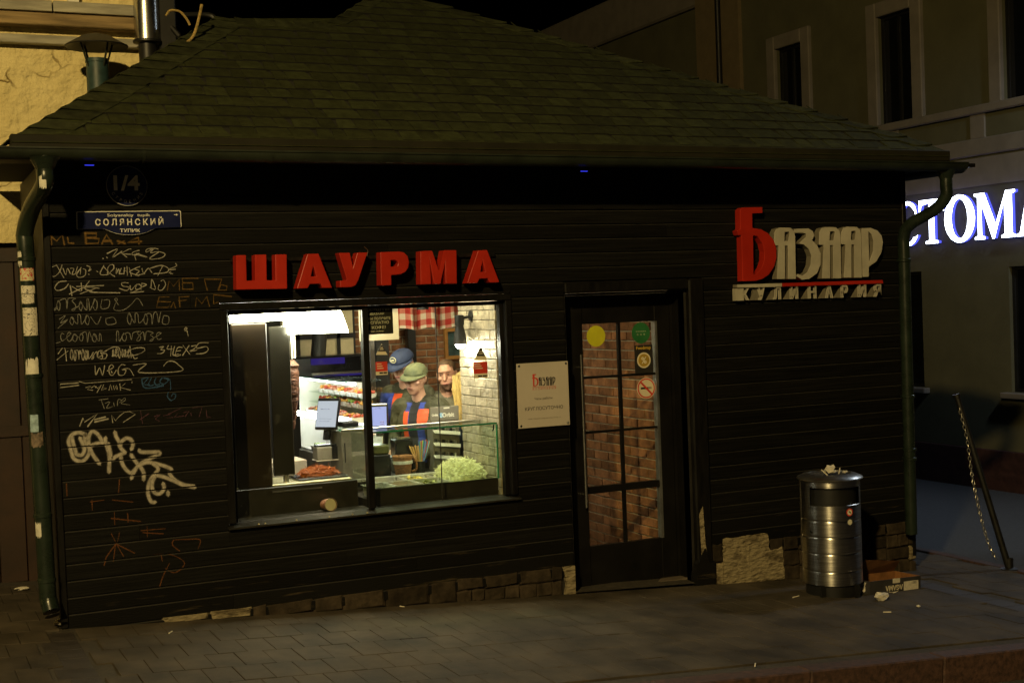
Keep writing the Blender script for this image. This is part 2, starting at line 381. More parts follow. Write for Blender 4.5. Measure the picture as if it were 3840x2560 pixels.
# boards, each its own piece
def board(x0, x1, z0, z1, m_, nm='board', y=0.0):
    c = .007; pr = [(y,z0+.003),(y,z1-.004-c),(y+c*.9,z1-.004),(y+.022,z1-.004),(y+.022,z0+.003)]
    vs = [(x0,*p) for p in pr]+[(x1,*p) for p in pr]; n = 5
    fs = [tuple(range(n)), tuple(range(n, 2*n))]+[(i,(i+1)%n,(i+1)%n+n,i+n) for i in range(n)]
    mb = MB().add(vs, fs); mb.mi[3] = 1; return mb.build(nm, [m_, M['edgelight']], K)
k = -4
joints = {-1: [2.9], 0: [4.6], 1: [2.3], 2: [1.92], 3: [5.4], 4: [.9], 7: [.6], 18: [.5], 20: [2.42], 21: [1.9], 22: [2.42], 23: [1.1]}
while k <= 24:
    zt, zb = zl(k), zl(k+1)
    segs = [(.035, XR-.035)]
    def cut(segs, a, b):
        out = []
        for s0, s1 in segs:
            if b <= s0 or a >= s1: out.append((s0, s1)); continue
            if a > s0: out.append((s0, a))
            if b < s1: out.append((b, s1))
        return out
    if zb < WZ1+.05 and zt > WZ0-.06: segs = cut(segs, WX0-.05, WX1+.05)
    if zb < DZ1+.09: segs = cut(segs, DX0-.02, DX1+.16)
    if zb < WZ1+.05 and zt > WZ0-.06:
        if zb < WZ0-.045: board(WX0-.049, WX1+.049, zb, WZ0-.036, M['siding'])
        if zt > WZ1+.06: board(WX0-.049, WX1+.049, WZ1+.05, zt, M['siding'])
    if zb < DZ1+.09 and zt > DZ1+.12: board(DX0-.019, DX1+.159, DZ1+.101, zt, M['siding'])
    if k == 24: zb = zl(24)-.075
    mm = M['siding_worn'] if k >= 22 else M['siding']
    for s0, s1 in segs:
        cuts = [s0]+[j for j in joints.get(k, []) if s0+.1 < j < s1-.1]+[s1]
        for a, b in zip(cuts[:-1], cuts[1:]):
            zz0 = zb+.02 if (zb < WZ1+.05 < zt and 1.0 < a < 3) else zb
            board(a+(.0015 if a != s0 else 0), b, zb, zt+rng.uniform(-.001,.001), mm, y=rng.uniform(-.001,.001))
    k += 1
# structural walls behind the boards
wl = MB()
Yi0, Yi1 = .0225, .11
wl.box(0, WX0-.05, Yi0, Yi1, -.1, 2.98); wl.box(WX0-.05, WX1+.05, Yi0, Yi1, -.25, WZ0-.045); wl.box(WX0-.05, WX1+.05, Yi0, Yi1, WZ1+.05, 2.98)
wl.box(WX1+.05, DX0, Yi0, Yi1, -.28, 2.98); wl.box(DX0, DX1, Yi0, Yi1, DZ1+.02, 2.98); wl.box(DX1, XR-.02, Yi0, Yi1, -.45, 2.98)
wl.box(.01, .1, Yi1+.001, 1.62, -.1, 2.98); wl.box(XR-.1, XR-.02, Yi1+.001, 4.3, -.6, 2.98); wl.box(1.2, XR-.1, 4.22, 4.3, -.5, 2.98); wl.box(.1, 1.2, 1.54, 1.62, -.1, 2.98); wl.box(1.12, 1.2, 1.621, 4.3, -.3, 2.98)
wl.build('wall_core', M['intdark'], K)
# right-hand gable wall boards (seen edge-on and from the side)
for k in range(-4, 26):
    z1_, z0_ = zl(k), zl(k+1)
    MB().box(XR-.019, XR-.001, .03, 4.3, z0_+.003, z1_-.004, ch=.004).build('board', M['siding'], K)
MB().box(-.012, .034, -.012, .03, -.01, 2.97, ch=.006).build('corner_post', M['trim'], K)
MB().box(XR-.034, XR+.012, -.012, .03, -.33, 2.97, ch=.006).build('corner_post', M['trim'], K)
MB().box(-.5, XR+.42, -.40, .0, 2.955, 2.985).build('soffit', M['trim'], K)
MB().box(XR, XR+.40, .0, 4.6, 2.955, 2.985).build('soffit', M['trim'], K)
# plinth stones along the foot of the wall
px = 1.0; 
pc = MB()
for xa_, xb_ in ((0, DX0-.005), (DX1+.02, XR)): pc.add([(xa_,.03,-.02),(xb_,.03,-.02),(xb_,.03,gz(xb_)-.05),(xa_,.03,gz(xa_)-.05)], [(0,1,2,3)])
pc.add([(XR-.03,.03,-.02),(XR-.03,4.3,-.02),(XR-.03,4.3,-.6),(XR-.03,.03,-.6)], [(0,1,2,3)])
pc.build('plinth_backing', M['mortar'], K)
def stone(x0, x1, z0, z1, m_, y0=.0):
    r = lambda s: rng.uniform(-s, s)
    f = [(x0+r(.006),z0+r(.004)),((x0+x1)/2+r(.02),z0+r(.006)),(x1+r(.006),z0+r(.004)),(x1+r(.006),z1+r(.008)),((x0+x1)/2+r(.03),z1+r(.008)),(x0+r(.006),z1+r(.008))]
    cx, cz = (x0+x1)/2, (z0+z1)/2
    vs = [(x,y0+.006+r(.006),z) for x, z in f]+[(cx+(x-cx)*.86, y0-.006+r(.004), cz+(z-cz)*.8) for x, z in f]+[(x,y0+.04,z) for x, z in f]
    fs = [(6,7,8,9,10,11)]+[(i,(i+1)%6,(i+1)%6+6,i+6) for i in range(6)]+[(i,(i+1)%6,(i+1)%6+12,i+12) for i in range(6)]
    return MB().add(vs, fs).build('stone', m_, K)
def stones(x0, x1, palefn):
    x = x0
    while x < x1-.04:
        wd = min(rng.uniform(.16,.36), x1-x)
        if x1-(x+wd) < .08: wd = x1-x
        top = -.018; bot = gz(x+wd/2)-.02; h = top-bot
        n = max(1, round(h/.12)); zz = [top-h*i/n for i in range(n+1)]
        for i in range(n):
            if n > 1 and i % 2 and wd > .2:
                md = x+wd*rng.uniform(.35,.65); stone(x+.004, md-.004, zz[i+1]+.004, zz[i]-.004, M['stone']); stone(md+.004, x+wd-.004, zz[i+1]+.004, zz[i]-.004, M['stone'])
            else: stone(x+.004, x+wd-.004, zz[i+1]+.004, zz[i]-.004, palefn(x))
        x += wd
stones(.62, 1.32, lambda x: rng.choice([M['plaster_pale'], M['stone']]))
stones(1.32, 3.585, lambda x: M['stone'])
def slab_patch(poly, m_, nm='render_patch', y=-.006):
    return MB().prism(poly, None, y, .03).build(nm, m_, K)
slab_patch([(3.585,-.03),(3.69,-.03),(3.69,-.245),(3.60,-.24),(3.615,-.17),(3.605,-.10)], M['plaster_pale'])
stone(4.92, 5.015, -.16, .0, M['stone']); stone(4.92, 5.015, -.34, -.165, M['plaster_pale'])
def rough_patch(poly, m_, nm='render_patch', y=-.010, amp=.0018):
    P = []
    for i, p in enumerate(poly):
        q = poly[(i+1) % len(poly)]; n_ = max(1, int(math.hypot(q[0]-p[0], q[1]-p[1])/.035))
        for j in range(n_): P.append((p[0]+(q[0]-p[0])*j/n_+rng.uniform(-.007,.007), p[1]+(q[1]-p[1])*j/n_+rng.uniform(-.007,.007)))
    mb = MB().prism(P, None, y, .03); o = mb.build(nm, m_, K); bm = bmesh.new(); bm.from_mesh(o.data)
    fr_ = [f for f in bm.faces if all(v.co.y < y+.001 for v in f.verts)]; es = list({e for f in fr_ for e in f.edges if len([g for g in e.link_faces if g in fr_]) == 2})
    bmesh.ops.subdivide_edges(bm, edges=es, cuts=3, use_grid_fill=True); bmesh.ops.triangulate(bm, faces=[f for f in bm.faces if len(f.verts) > 4])
    for v in bm.verts:
        if v.co.y < y+.001: v.co.y += rng.uniform(-amp, amp)
    bm.to_mesh(o.data); bm.free(); return o
rough_patch([(5.022,.03),(5.45,.03),(5.455,-.08),(5.47,-.115),(5.59,-.10),(5.60,-.36),(5.02,-.34)], M['plaster_pale'])
stones(5.60, XR-.06, lambda x: M['stone'])
stones(5.47, 5.60, lambda x: M['stone'])
for z0_, z1_, m_ in ((-.23,-.02,M['stone']),(-.36,-.24,M['plaster_pale']),(-.50,-.37,M['stone'])): MB().box(XR-.06, XR+.012, -.01, .16, z0_, z1_, ch=.012).build('stone', m_, K)
# ---------------- serving window
Wn = MB().box(WX0-.05, WX1+.05, -.016, .055, WZ1+.001, WZ1+.048, ch=.005).box(WX0-.05, WX0, -.016, .055, WZ0, WZ1, ch=.005).box(WX1, WX1+.05, -.016, .055, WZ0, WZ1, ch=.005).build('serving_window', M['trim'], K)
sl_m = mat('sill_metal', (.05,.047,.04), .4, metal=.6, var=.3, scale=5)
MB().add([(WX0-.06,-.04,WZ0-.022),(WX1+.06,-.04,WZ0-.022),(WX1+.06,.11,WZ0-.004),(WX0-.06,.11,WZ0-.004),(WX0-.06,-.04,WZ0-.034),(WX1+.06,-.04,WZ0-.034),(WX1+.06,.11,WZ0-.034),(WX0-.06,.11,WZ0-.034)], [(0,1,2,3),(7,6,5,4),(0,4,5,1),(1,5,6,2),(2,6,7,3),(3,7,4,0)]).build('sill', sl_m, Wn)
GY = .06
MB().box(2.100, 2.146, .03, .10, WZ0, WZ1-.003, ch=.004).build('mullion', M['trim'], Wn)
MB().box(WX0+.001, WX1-.001, .035, .09, WZ1-.03, WZ1-.002).build('head_rail', M['trim'], Wn)
MB().box(WX0+.001, WX0+.022, .035, .09, WZ0, WZ1-.031).build('side_rail', M['trim'], Wn)
MB().box(WX1-.03, WX1-.001, .035, .09, WZ0, WZ1-.031).build('side_rail', M['trim'], Wn)
for a, b in ((WX0+.023, 2.099), (2.147, 2.664), (2.667, WX1-.031)):
    MB().box(a, b, GY, GY+.006, WZ0-.001, WZ1-.031).build('pane', M['glass'], Wn)
MB().box(2.6635, 2.6675, GY-.002, GY+.008, WZ0, WZ1-.031).build('pane_edge', M['intdark'], Wn)
# ---------------- door in its recess
DY = .20
m1z, m2z, ra1, ra0 = (float(onY(2200, q, DY+.01)[2]) for q in (1416, 1622, 1826, 1852))
Dr = MB().box(DX0+.10, DX0+.235, DY, DY+.045, -.262, 1.90, ch=.004).box(4.58, 4.72, DY, DY+.045, -.262, 1.90, ch=.004).box(DX0+.236, 4.579, DY, DY+.045, 1.78, 1.90).box(DX0+.236, 4.579, DY, DY+.045, -.262, .055).box(DX0+.236, 4.579, DY, DY+.045, ra0, ra1).build('door', M['doorpaint'], K)
gx0, gx1, gxm = DX0+.236, 4.579, 4.262

for a, b in ((gx0, gxm-.011), (gxm+.011, gx1)):
    for z0_, z1_ in ((.056,ra0-.001),(ra1+.001,m2z-.0095),(m2z+.0095,m1z-.0095),(m1z+.0095,1.779)):
        MB().box(a, b, DY+.018, DY+.024, z0_, z1_).build('pane', M['glass'], Dr)
MB().box(gxm-.011, gxm+.011, DY+.006, DY+.038, .056, ra0-.001).box(gxm-.011, gxm+.011, DY+.006, DY+.038, ra1+.001, 1.779).build('muntin', M['doorpaint'], Dr)
for z_ in (m2z, m1z): MB().box(gx0, gxm-.0115, DY+.006, DY+.038, z_-.009, z_+.009).box(gxm+.0115, gx1, DY+.006, DY+.038, z_-.009, z_+.009).build('muntin', M['doorpaint'], Dr)
MB().tube([(3.885,DY-.055,1.55),(3.885,DY-.055,.37)], .013, 10).tube([(3.885,DY-.055,1.45),(3.885,DY+.002,1.45)], .008, 8).tube([(3.885,DY-.055,.47),(3.885,DY+.002,.47)], .008, 8).build('handle', M['zinc'], Dr, True)
MB().box(4.5792, 4.5995, DY-.006, DY+.05, .056, 1.779).build('edge_strip', mat('alu_strip', (.55,.56,.56), .35, metal=.9, var=.2, scale=9), Dr)
fr = MB(); fr.box(DX0, DX0+.098, DY+.0, DY+.06, -.262, DZ1).box(4.722, DX1-.001, DY+.0, DY+.06, -.262, DZ1).box(DX0+.1, 4.72, DY, DY+.06, 1.902, DZ1)
fr.box(DX0-.018, DX0-.001, .03, DY+.06, -.26, DZ1).box(DX1, DX1+.018, .03, DY+.06, -.30, DZ1).box(DX0, DX1, .03, DY+.06, DZ1+.001, DZ1+.018)
fr.box(DX0+.001, DX1-.001, DY+.0605, DY+.08, 1.86, DZ1).box(DX0+.001, DX0+.13, DY+.0605, DY+.08, -.262, 1.859).box(4.69, DX1-.001, DY+.0605, DY+.08, -.262, 1.859)
fr.build('door_frame', M['doorpaint'], K)
MB().box(DX1+.019, DX1+.158, -.030, .05, -.16, 2.10, ch=.012).build('door_casing', M['trim'], K)
MB().box(DX0-.02, DX1+.018, -.030, .05, 2.02, 2.10, ch=.01).build('door_casing', M['trim'], K)
slab_patch([(4.79,.25),(4.825,.31),(4.84,.0),(4.86,-.16),(4.80,-.10)], M['plaster_pale'], 'bare_patch', -.034)
MB().prism([(4.755,-.14),(4.83,-.02),(4.87,-.15),(4.915,-.13),(4.915,-.335),(4.74,-.335)], None, -.045, .05).build('rotten_base', M['siding_worn'], K)
MB().add([(DX0-.02,-.02,gz(DX0)+.004),(DX1+.02,-.02,gz(DX1)+.012),(DX1+.02,DY+.3,-.268),(DX0-.02,DY+.3,-.268)], [(0,1,2,3)]).build('threshold', M['joint'], K)
# ---------------- stickers on the door glass
SY = DY+.0165
def disc(mb, x, z, r, y, mi=0, n=36, d=.0006): return mb.prism([(x+r*math.cos(2*math.pi*i/n), z+r*math.sin(2*math.pi*i/n)) for i in range(n)], None, y-d, y, mi)
def dpos(px, py): p = onY(px, py, SY); return p[0], p[2]
my = mat('sticker_yellow', (.62,.60,.03), .4, var=.1); mg = mat('sticker_green', (.03,.16,.05), .4, var=.15); mpale = mat('sticker_pale', (.75,.68,.5), .4, var=.05); mred = mat('sticker_red', (.60,.05,.03), .4, var=.05)
mgold = mat('sticker_gold', (.62,.40,.05), .4, var=.1)
x, z = dpos(2235, 1260); disc(MB(), x, z, .082, SY).build('sticker', my, Dr)
x, z = dpos(2403, 1248); mb = disc(MB(), x, z, .083, SY)
for i in range(3): disc(mb, x-.03+.03*i, z-.012, .008, SY-.0008, 1, 10)
for i in range(6): mb.box(x-.045+.016*i, x-.033+.016*i, SY-.0014, SY-.0008, z+.008, z+.017, 1)
mb.build('sticker', [mg, mat('sticker_green_print', (.25,.35,.2), .5)], Dr)
x0, z1 = dpos(2378, 1295); x1, z0 = dpos(2450, 1405)
mb = MB().box(x0, x1, SY-.0012, SY-.0006, z0, z1, 0); text_on(mb, 'Foodmap', (x0+x1)/2, z1-.025, SY-.002, width=(x1-x0)*.8, bold=.02, mi=1)
cx, cz = (x0+x1)/2, (z0+z1)/2; disc(mb, cx, cz, .062, SY-.0013, 2); disc(mb, cx, cz, .05, SY-.002, 3); text_on(mb, '%', cx, cz, SY-.0028, height=.055, bold=.03, mi=2)
mb.build('sticker', [M['ink'], mgold, mpale, mat('sticker_mustard', (.45,.30,.04), .4)], Dr)
x, z = dpos(2423, 1455); mb = disc(MB(), x, z, .084, SY-.0006, 0); disc(mb, x, z, .079, SY-.0013, 1); disc(mb, x, z, .068, SY-.002, 0)
mb.box(x-.05, x+.022, SY-.0032, SY-.0027, z-.007, z+.009, 2); mb.box(x+.027, x+.034, SY-.0032, SY-.0027, z-.007, z+.009, 2); mb.box(x+.039, x+.046, SY-.0032, SY-.0027, z-.007, z+.009, 2)
a = .0055; q = .058*.7071*1.18; mb.prism([(x-q-a, z+q-a), (x-q+a, z+q+a), (x+q+a, z-q+a), (x+q-a, z-q-a)], None, SY-.0042, SY-.0036, 1)
mb.build('sticker', [mpale, mred, M['ink']], Dr)

# ---------------- roof
PT = math.tan(R(32)); CP, SP = math.cos(R(32)), math.sin(R(32)); EY, EZ = -.38, 3.046
def rp(x, s, n=0.0): return (x, EY+s*CP-n*SP, EZ+s*SP+n*CP)
def xmin(s): return -.20+.745*s if s <= 2.31 else 2.42+(s-2.31)*.80
RX = [(0,7.12),(.21,7.05),(.49,6.72),(1.44,5.49),(3.12,3.45),(3.3,3.25)]
def xmax(s): return float(np.interp(s, [a for a, b in RX], [b for a, b in RX]))
TOP = 3.12
dk = MB(); P = [rp(-.2,0,-.004), rp(xmin(2.31),2.31,-.004), rp(2.42,2.31,-.004), rp(xmin(TOP),TOP,-.004), rp(xmax(TOP),TOP,-.004), rp(5.49,1.44,-.004), rp(6.72,.49,-.004), rp(7.12,0,-.004)]
ay = P[3][1]; az = P[3][2]
bk = [(7.12, 2*ay+.38, EZ), (1.13, 2*ay+.38, EZ), (1.13, P[2][1], EZ+.4)]
dk.add(P+bk, [(0,1,2,3,4,5,6,7), (7,6,5,4,8), (4,3,9,8), (3,2,10,9)])
dk.add([P[0], P[1], (P[1][0], P[1][1], EZ-.05), (-.2, P[1][1], EZ-.05)], [(0,1,2),(0,2,3)])
dk.add([P[1], P[2], (P[2][0], P[2][1], EZ), (P[1][0], P[1][1], EZ)], [(0,1,2,3)])
roof = dk.build('roof', M['roofdeck'], K)
EXP = .170; sh_rest = MB(); nsh = 0; rows_ = []
for c in range(18):
    s0 = .10+c*EXP; s1 = s0+EXP+.03
    x = xmin(min(s0,TOP))-rng.uniform(0,.15); odd = rng.random() < .5
    while x < xmax(min(s0,TOP)):
        wd = rng.uniform(.09,.19) if odd else rng.uniform(.11,.26); x2 = x+wd; odd = not odd
        sl = rng.uniform(-.02,.02)
        q = []
        st = min(s1, TOP)
        if s0 >= TOP-.02: break
        a0, a1 = max(x+.0012, xmin(s0)), min(x2-.0012, xmax(s0)); b0, b1 = max(x+.012+sl+.0012, xmin(st)), min(x2-.012+sl-.0012, xmax(st))
        if a1-a0 > .02:
            b0 = max(b0, min(a0, xmax(st))); 
            if b1 < b0+.004: b1 = b0+.004
            lift = .010 if odd else .006
            jag = rng.uniform(-.004,.004)
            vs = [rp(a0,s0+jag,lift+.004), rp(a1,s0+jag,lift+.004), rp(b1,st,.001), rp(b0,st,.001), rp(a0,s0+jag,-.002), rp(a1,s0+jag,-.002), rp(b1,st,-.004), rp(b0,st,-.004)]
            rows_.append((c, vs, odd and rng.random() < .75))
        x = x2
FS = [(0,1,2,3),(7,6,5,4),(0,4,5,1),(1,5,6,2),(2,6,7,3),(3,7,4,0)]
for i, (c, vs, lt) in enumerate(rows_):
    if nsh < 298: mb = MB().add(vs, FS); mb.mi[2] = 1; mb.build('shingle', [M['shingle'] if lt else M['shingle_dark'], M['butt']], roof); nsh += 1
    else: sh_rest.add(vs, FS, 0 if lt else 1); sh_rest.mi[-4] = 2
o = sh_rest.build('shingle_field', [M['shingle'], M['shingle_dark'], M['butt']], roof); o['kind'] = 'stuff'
# hip caps on the left hip, ridge caps and right hip caps
def cap_piece(p0, p1, dirA, dirB, wA, wB, lift):
    p0, p1, dirA, dirB = map(Vector, (p0, p1, dirA, dirB)); up = Vector((0, -.3, .95)).normalized()
    t0, t1 = up*(lift+.011), up*lift
    vs = [p0+dirA*wA+t0*.8, p0+t0*1.5, p0+dirB*wB+t0*.8, p1+dirA*wA+t1*.6, p1+t1, p1+dirB*wB+t1*.6]
    vs += [v-up*.008 for v in vs]
    return MB().add(vs, [(0,1,4,3),(1,2,5,4),(6,9,10,7),(7,10,11,8),(0,6,7,1),(1,7,8,2),(2,8,11,5),(0,3,9,6),(3,4,10,9),(4,5,11,10)]).build('hip_cap', M['cap'], roof)
s = .0
while s < 2.25:
    cap_piece(rp(xmin(s), s), rp(xmin(min(s+.19,2.31)), min(s+.19,2.31)), (1,0,0), (-.55,.75,-.35), .27, .16, .012); s += .15
s = .0
while s < TOP-.1:
    cap_piece(rp(xmax(s), s), rp(xmax(min(s+.20,TOP)), min(s+.20,TOP)), (-1,0,0), (.5,.8,-.3), .16, .15, .012); s += .16
s = 2.33
while s < TOP-.1:
    cap_piece(rp(xmin(s), s), rp(xmin(min(s+.19,TOP)), min(s+.19,TOP)), (1,0,0), (-.5,.6,-.4), .15, .12, .010); s += .16
x = 1.5
while x < 2.45:
    cap_piece(rp(x, 2.31), rp(x+.19, 2.31), (0,-CP,-SP), (0,.9,-.3), .10, .1, .01); x += .16
# drip edge and gutter
MB().box(-.21, 7.13, EY-.012, EY+.10, EZ-.045, EZ+.045, ch=.006).build('drip_edge', M['fascia'], K)
MB().add([rp(-.21,-.02,.006), rp(7.13,-.02,.006), rp(7.07,.14,.012), rp(-.10,.14,.012)], [(0,1,2,3)]).build('starter_course', M['shingle_dark'], K)
GYc, GZ, GR = -.475, 2.985, .068
def gutter(p0, p1, nm):
    p0, p1 = Vector(p0), Vector(p1); t = (p1-p0).normalized(); sd = Vector((t.y, -t.x, 0)); mb = MB(); vs = []; n = 12
    prof = [(math.cos(math.pi+math.pi*i/n)*GR, math.sin(math.pi+math.pi*i/n)*GR) for i in range(n+1)]
    prof = [(prof[0][0]-.008, .006), (prof[0][0]-.008,-.004)]+prof+[(GR+.008,-.004),(GR+.008,.006)]; k = len(prof)
    for p in (p0, p1): vs += [p+sd*u+Vector((0,0,v)) for u, v in prof]
    mb.add(vs, [(i,i+1,i+1+k,i+k) for i in range(k-1)]); mb.add([vs[i] for i in range(2,k-2)], [tuple(range(k-4))]); mb.add([vs[i+k] for i in range(2,k-2)], [tuple(range(k-4))])
    return mb.build(nm, M['gutter'], K, True)
gt = gutter((-.62, GYc, GZ+.008), (7.18, GYc, GZ-.012), 'gutter')
gutter((7.19+.04, -.40, GZ-.015), (7.19+.04, 4.6, GZ-.015), 'gutter')
for x in (.55, 1.35, 2.1, 2.75, 3.6, 4.4, 5.2, 6.0, 6.7):
    o = MB().lathe([(GR+.003,-.009),(GR+.003,.009),(GR,.009),(GR,-.009)], n=12, a0=math.pi, a1=2*math.pi).build('gutter_bracket', M['gutter'], K)
    o.rotation_euler = (R(90), 0, R(90)); o.location = (x, GYc, GZ)
glint_m = emit_mat('blue_glint', (.05,.06,1.0), .7)  # glowing boxes stand in for blue reflections on the gutter, not lamps
for px, py in ((335,618),(2190,641)):
    p = onY(px, py, GYc-GR*.2); MB().box(p[0]-.028, p[0]+.028, GYc-.02, GYc-.008, p[2]-.006, p[2], ch=.002).build('gutter_glint', glint_m, K)
# downpipes with swan necks, collars and stickers
def pipe(path, r, nm):
    o = MB().tube(smooth_path(path, 5), r, 16).build(nm, M['pipe'], K, True); return o
lp = pipe([(-.03,GYc,2.95),(-.03,GYc,2.86),(-.035,GYc+.02,2.78),(-.09,-.22,2.66),(-.125,-.085,2.52),(-.125,-.08,2.40),(-.115,-.08,1.6),(-.10,-.08,.9),(-.092,-.08,.26),(-.088,-.09,.20),(-.078,-.125,.135)], .053, 'downpipe')
MB().tube([(-.0745,-.1372,.1125),(-.0743,-.1378,.1113)], .047, 16).build('outlet_mouth', M['black'], lp)
MB().lathe([(.05,-.06),(.075,-.005),(.10,.02)], (-.03,GYc,2.92), 16).build('funnel', M['pipe'], lp, True)
rpipe = pipe([(7.03,-.44,2.94),(7.03,-.44,2.80),(7.03,-.43,2.70),(6.99,-.33,2.60),(6.90,-.15,2.50),(6.88,-.085,2.40),(6.88,-.08,2.2),(6.875,-.08,1.2),(6.87,-.08,-.12)], .050, 'downpipe')
MB().lathe([(.05,-.06),(.07,-.005),(.09,.02)], (7.03,-.44,2.91), 16).build('funnel', M['pipe'], rpipe, True)
for P_, x, zs in ((lp, None, (2.35,1.62,.74,.33)), (rpipe, None, (2.2,1.05,.60,.52))):
    for z_ in zs:
        xx = (-.125+(.033)*(2.4-z_)/2.14) if P_ is lp else 6.878
        MB().lathe([(.0535,-.014),(.0575,-.010),(.0575,.010),(.0535,.014)], (xx,-.08,z_), 18).box(xx-.012, xx+.012, -.03, .0, z_-.01, z_+.01).build('collar', M['pipe'], P_, True)
def wrap(x, y, r, z0, z1, a0, a1, m_, parent, nm='sticker', jag=0):
    n = 12; mb = MB(); vs = []
    for i in range(n+1):
        a = a0+(a1-a0)*i/n; j = rng.uniform(-jag,jag)
        vs += [(x+r*math.cos(a), y+r*math.sin(a), z0+j), (x+r*math.cos(a), y+r*math.sin(a), z1+rng.uniform(-jag,jag))]
    mb.add(vs, [(2*i,2*i+2,2*i+3,2*i+1) for i in range(n)]); return mb.build(nm, m_, parent, True)
def scrib_mat(nm, base, ink, sc, thr=.05):
    m_ = bpy.data.materials.new(nm); m_.use_nodes = True; n, l = m_.node_tree.nodes, m_.node_tree.links; b = n['Principled BSDF']; b.inputs['Roughness'].default_value = .5
    tc = n.new('ShaderNodeTexCoord'); nz = n.new('ShaderNodeTexNoise'); nz.inputs['Scale'].default_value = sc; nz.inputs['Detail'].default_value = 1.5; l.new(tc.outputs['Object'], nz.inputs['Vector'])
    mt = n.new('ShaderNodeMath'); mt.operation = 'PINGPONG'; mt.inputs[1].default_value = .09; l.new(nz.outputs['Fac'], mt.inputs[0])
    lt = n.new('ShaderNodeMath'); lt.operation = 'LESS_THAN'; lt.inputs[1].default_value = thr*.25; l.new(mt.outputs[0], lt.inputs[0])
    mx = n.new('ShaderNodeMixRGB'); mx.inputs[1].default_value = (*base,1); mx.inputs[2].default_value = (*ink,1); l.new(lt.outputs[0], mx.inputs[0]); l.new(mx.outputs[0], b.inputs['Base Color']); return m_
sw = scrib_mat('sticker_scrawl', (.62,.58,.48), (.05,.05,.05), 26); sr = scrib_mat('sticker_rainbow', (.55,.50,.30), (.45,.06,.05), 30, .12)
sb = mat('sticker_blue_round', (.30,.42,.50), .4, var=.4, scale=30); st_ = mat('sticker_torn', (.62,.60,.52), .6, var=.15, scale=20); sd_ = mat('sticker_dirty', (.16,.12,.09), .7, var=.6, scale=40)
def xa(z): return -.125+.033*(2.4-z)/2.14
for (y0, y1, m_, a0, a1, jg) in ((1005,1052,sr,215,310,0),(1070,1100,sw,215,310,.003),(1102,1138,sw,215,300,0),(1153,1258,sw,215,315,0),(1345,1415,st_,205,300,.012),(1555,1620,sb,220,275,0),(1625,1675,sd_,220,300,.01),(1965,2016,st_,205,250,.012),(945,995,st_,200,235,.012)):
    z1_ = onY(120, y0, -.13)[2]; z0_ = onY(120, y1, -.13)[2]; wrap(xa((z0_+z1_)/2), -.08, .0545, z0_, z1_, R(a0), R(a1), m_, lp, jag=jg)
wrap(-.031, GYc, .0545, onY(130,705,-.5)[2], onY(130,660,-.5)[2], R(225), R(270), st_, lp, jag=.01)
M['cream'] = mat('sign_side_shade', (.19,.17,.125), .6, var=.12)  # sides and wedges of the white letters, shade painted in as darker colour
# ------------------------------------------------------------------ red block-letter sign
FY = -.125; BY = -.03
def zoomer(ox, oy, sc, Y): return lambda x, y: (lambda p: (float(p[0]), float(p[2])))(onY(ox+x/sc, oy+y/sc, Y))
z_s = zoomer(800, 880, 2.0452, FY)
def letter(poly, holes, zf, m_, parent, nm='letter', y0=FY, y1=BY, bev=.004):
    mb = MB(); P = [zf(*q) for q in poly]; H = [[zf(*q) for q in h] for h in (holes or [])]; mb.prism(P, H, y0, y1); ns = sum(len(q) for q in [P]+H); mb.mi[-ns:] = [1]*ns
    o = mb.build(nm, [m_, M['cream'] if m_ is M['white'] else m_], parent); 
    if bev:
        b = o.modifiers.new('bevel', 'BEVEL'); b.width = bev; b.segments = 2; b.limit_method = 'ANGLE'; b.angle_limit = R(35)
    return o
p0 = onY(1370, 1080, FY)
S1 = thing('letter_sign', (p0[0], FY, p0[2]), 'red block letters reading ШАУРМА above the lit serving window', 'sign')
arcR = [(1425,128),(1465,137),(1492,165),(1503,208),(1497,252),(1475,285),(1440,303),(1410,307)]
for nm, poly, holes in [
    ('Ш', [(174,158),(252,155),(257,352),(322,351),(318,153),(408,152),(411,350),(478,349),(474,152),(563,150),(566,415),(178,422)], []),
    ('А', [(722,147),(808,145),(912,408),(838,409),(822,376),(742,378),(724,411),(640,414)], [[(768,240),(750,320),(790,320)]]),
    ('У', [(962,139),(1048,138),(1073,245),(1104,137),(1184,136),(1112,352),(1092,388),(1058,402),(972,404),(970,352),(1012,352),(1024,346)], []),
    ('Р', [(1281,134)]+arcR+[(1366,310),(1367,388),(1286,390)], [[(1362,196),(1395,194),(1414,206),(1417,222),(1412,237),(1395,244),(1363,245)]]),
    ('М', [(1588,126),(1680,122),(1733,282),(1768,119),(1866,118),(1869,376),(1782,377),(1778,215),(1742,378),(1693,379),(1664,220),(1673,380),(1590,382)], []),
    ('А', [(2030,120),(2102,118),(2196,366),(2122,368),(2106,335),(2042,337),(2026,371),(1946,373)], [[(2066,202),(2051,285),(2085,284)]])]:
    letter(poly, holes, z_s, M['red'], S1, bev=.005)
xa0, za0 = z_s(160, 190); xa1, za1 = z_s(2200, 150)
MB().box(xa0, xa1, -.029, -.012, za0-.012, za0+.012).build('mounting_rail', M['trim'], S1)
pw = smooth_path([(*z_s(1195,85), 0), (*z_s(1222,120), 0), (*z_s(1212,165), 0)], 6); MB().tube([(q[0], -.02, q[1]) for q in pw], .003, 6).build('cable', mat('cable_brown', (.10,.05,.03), .6), S1)

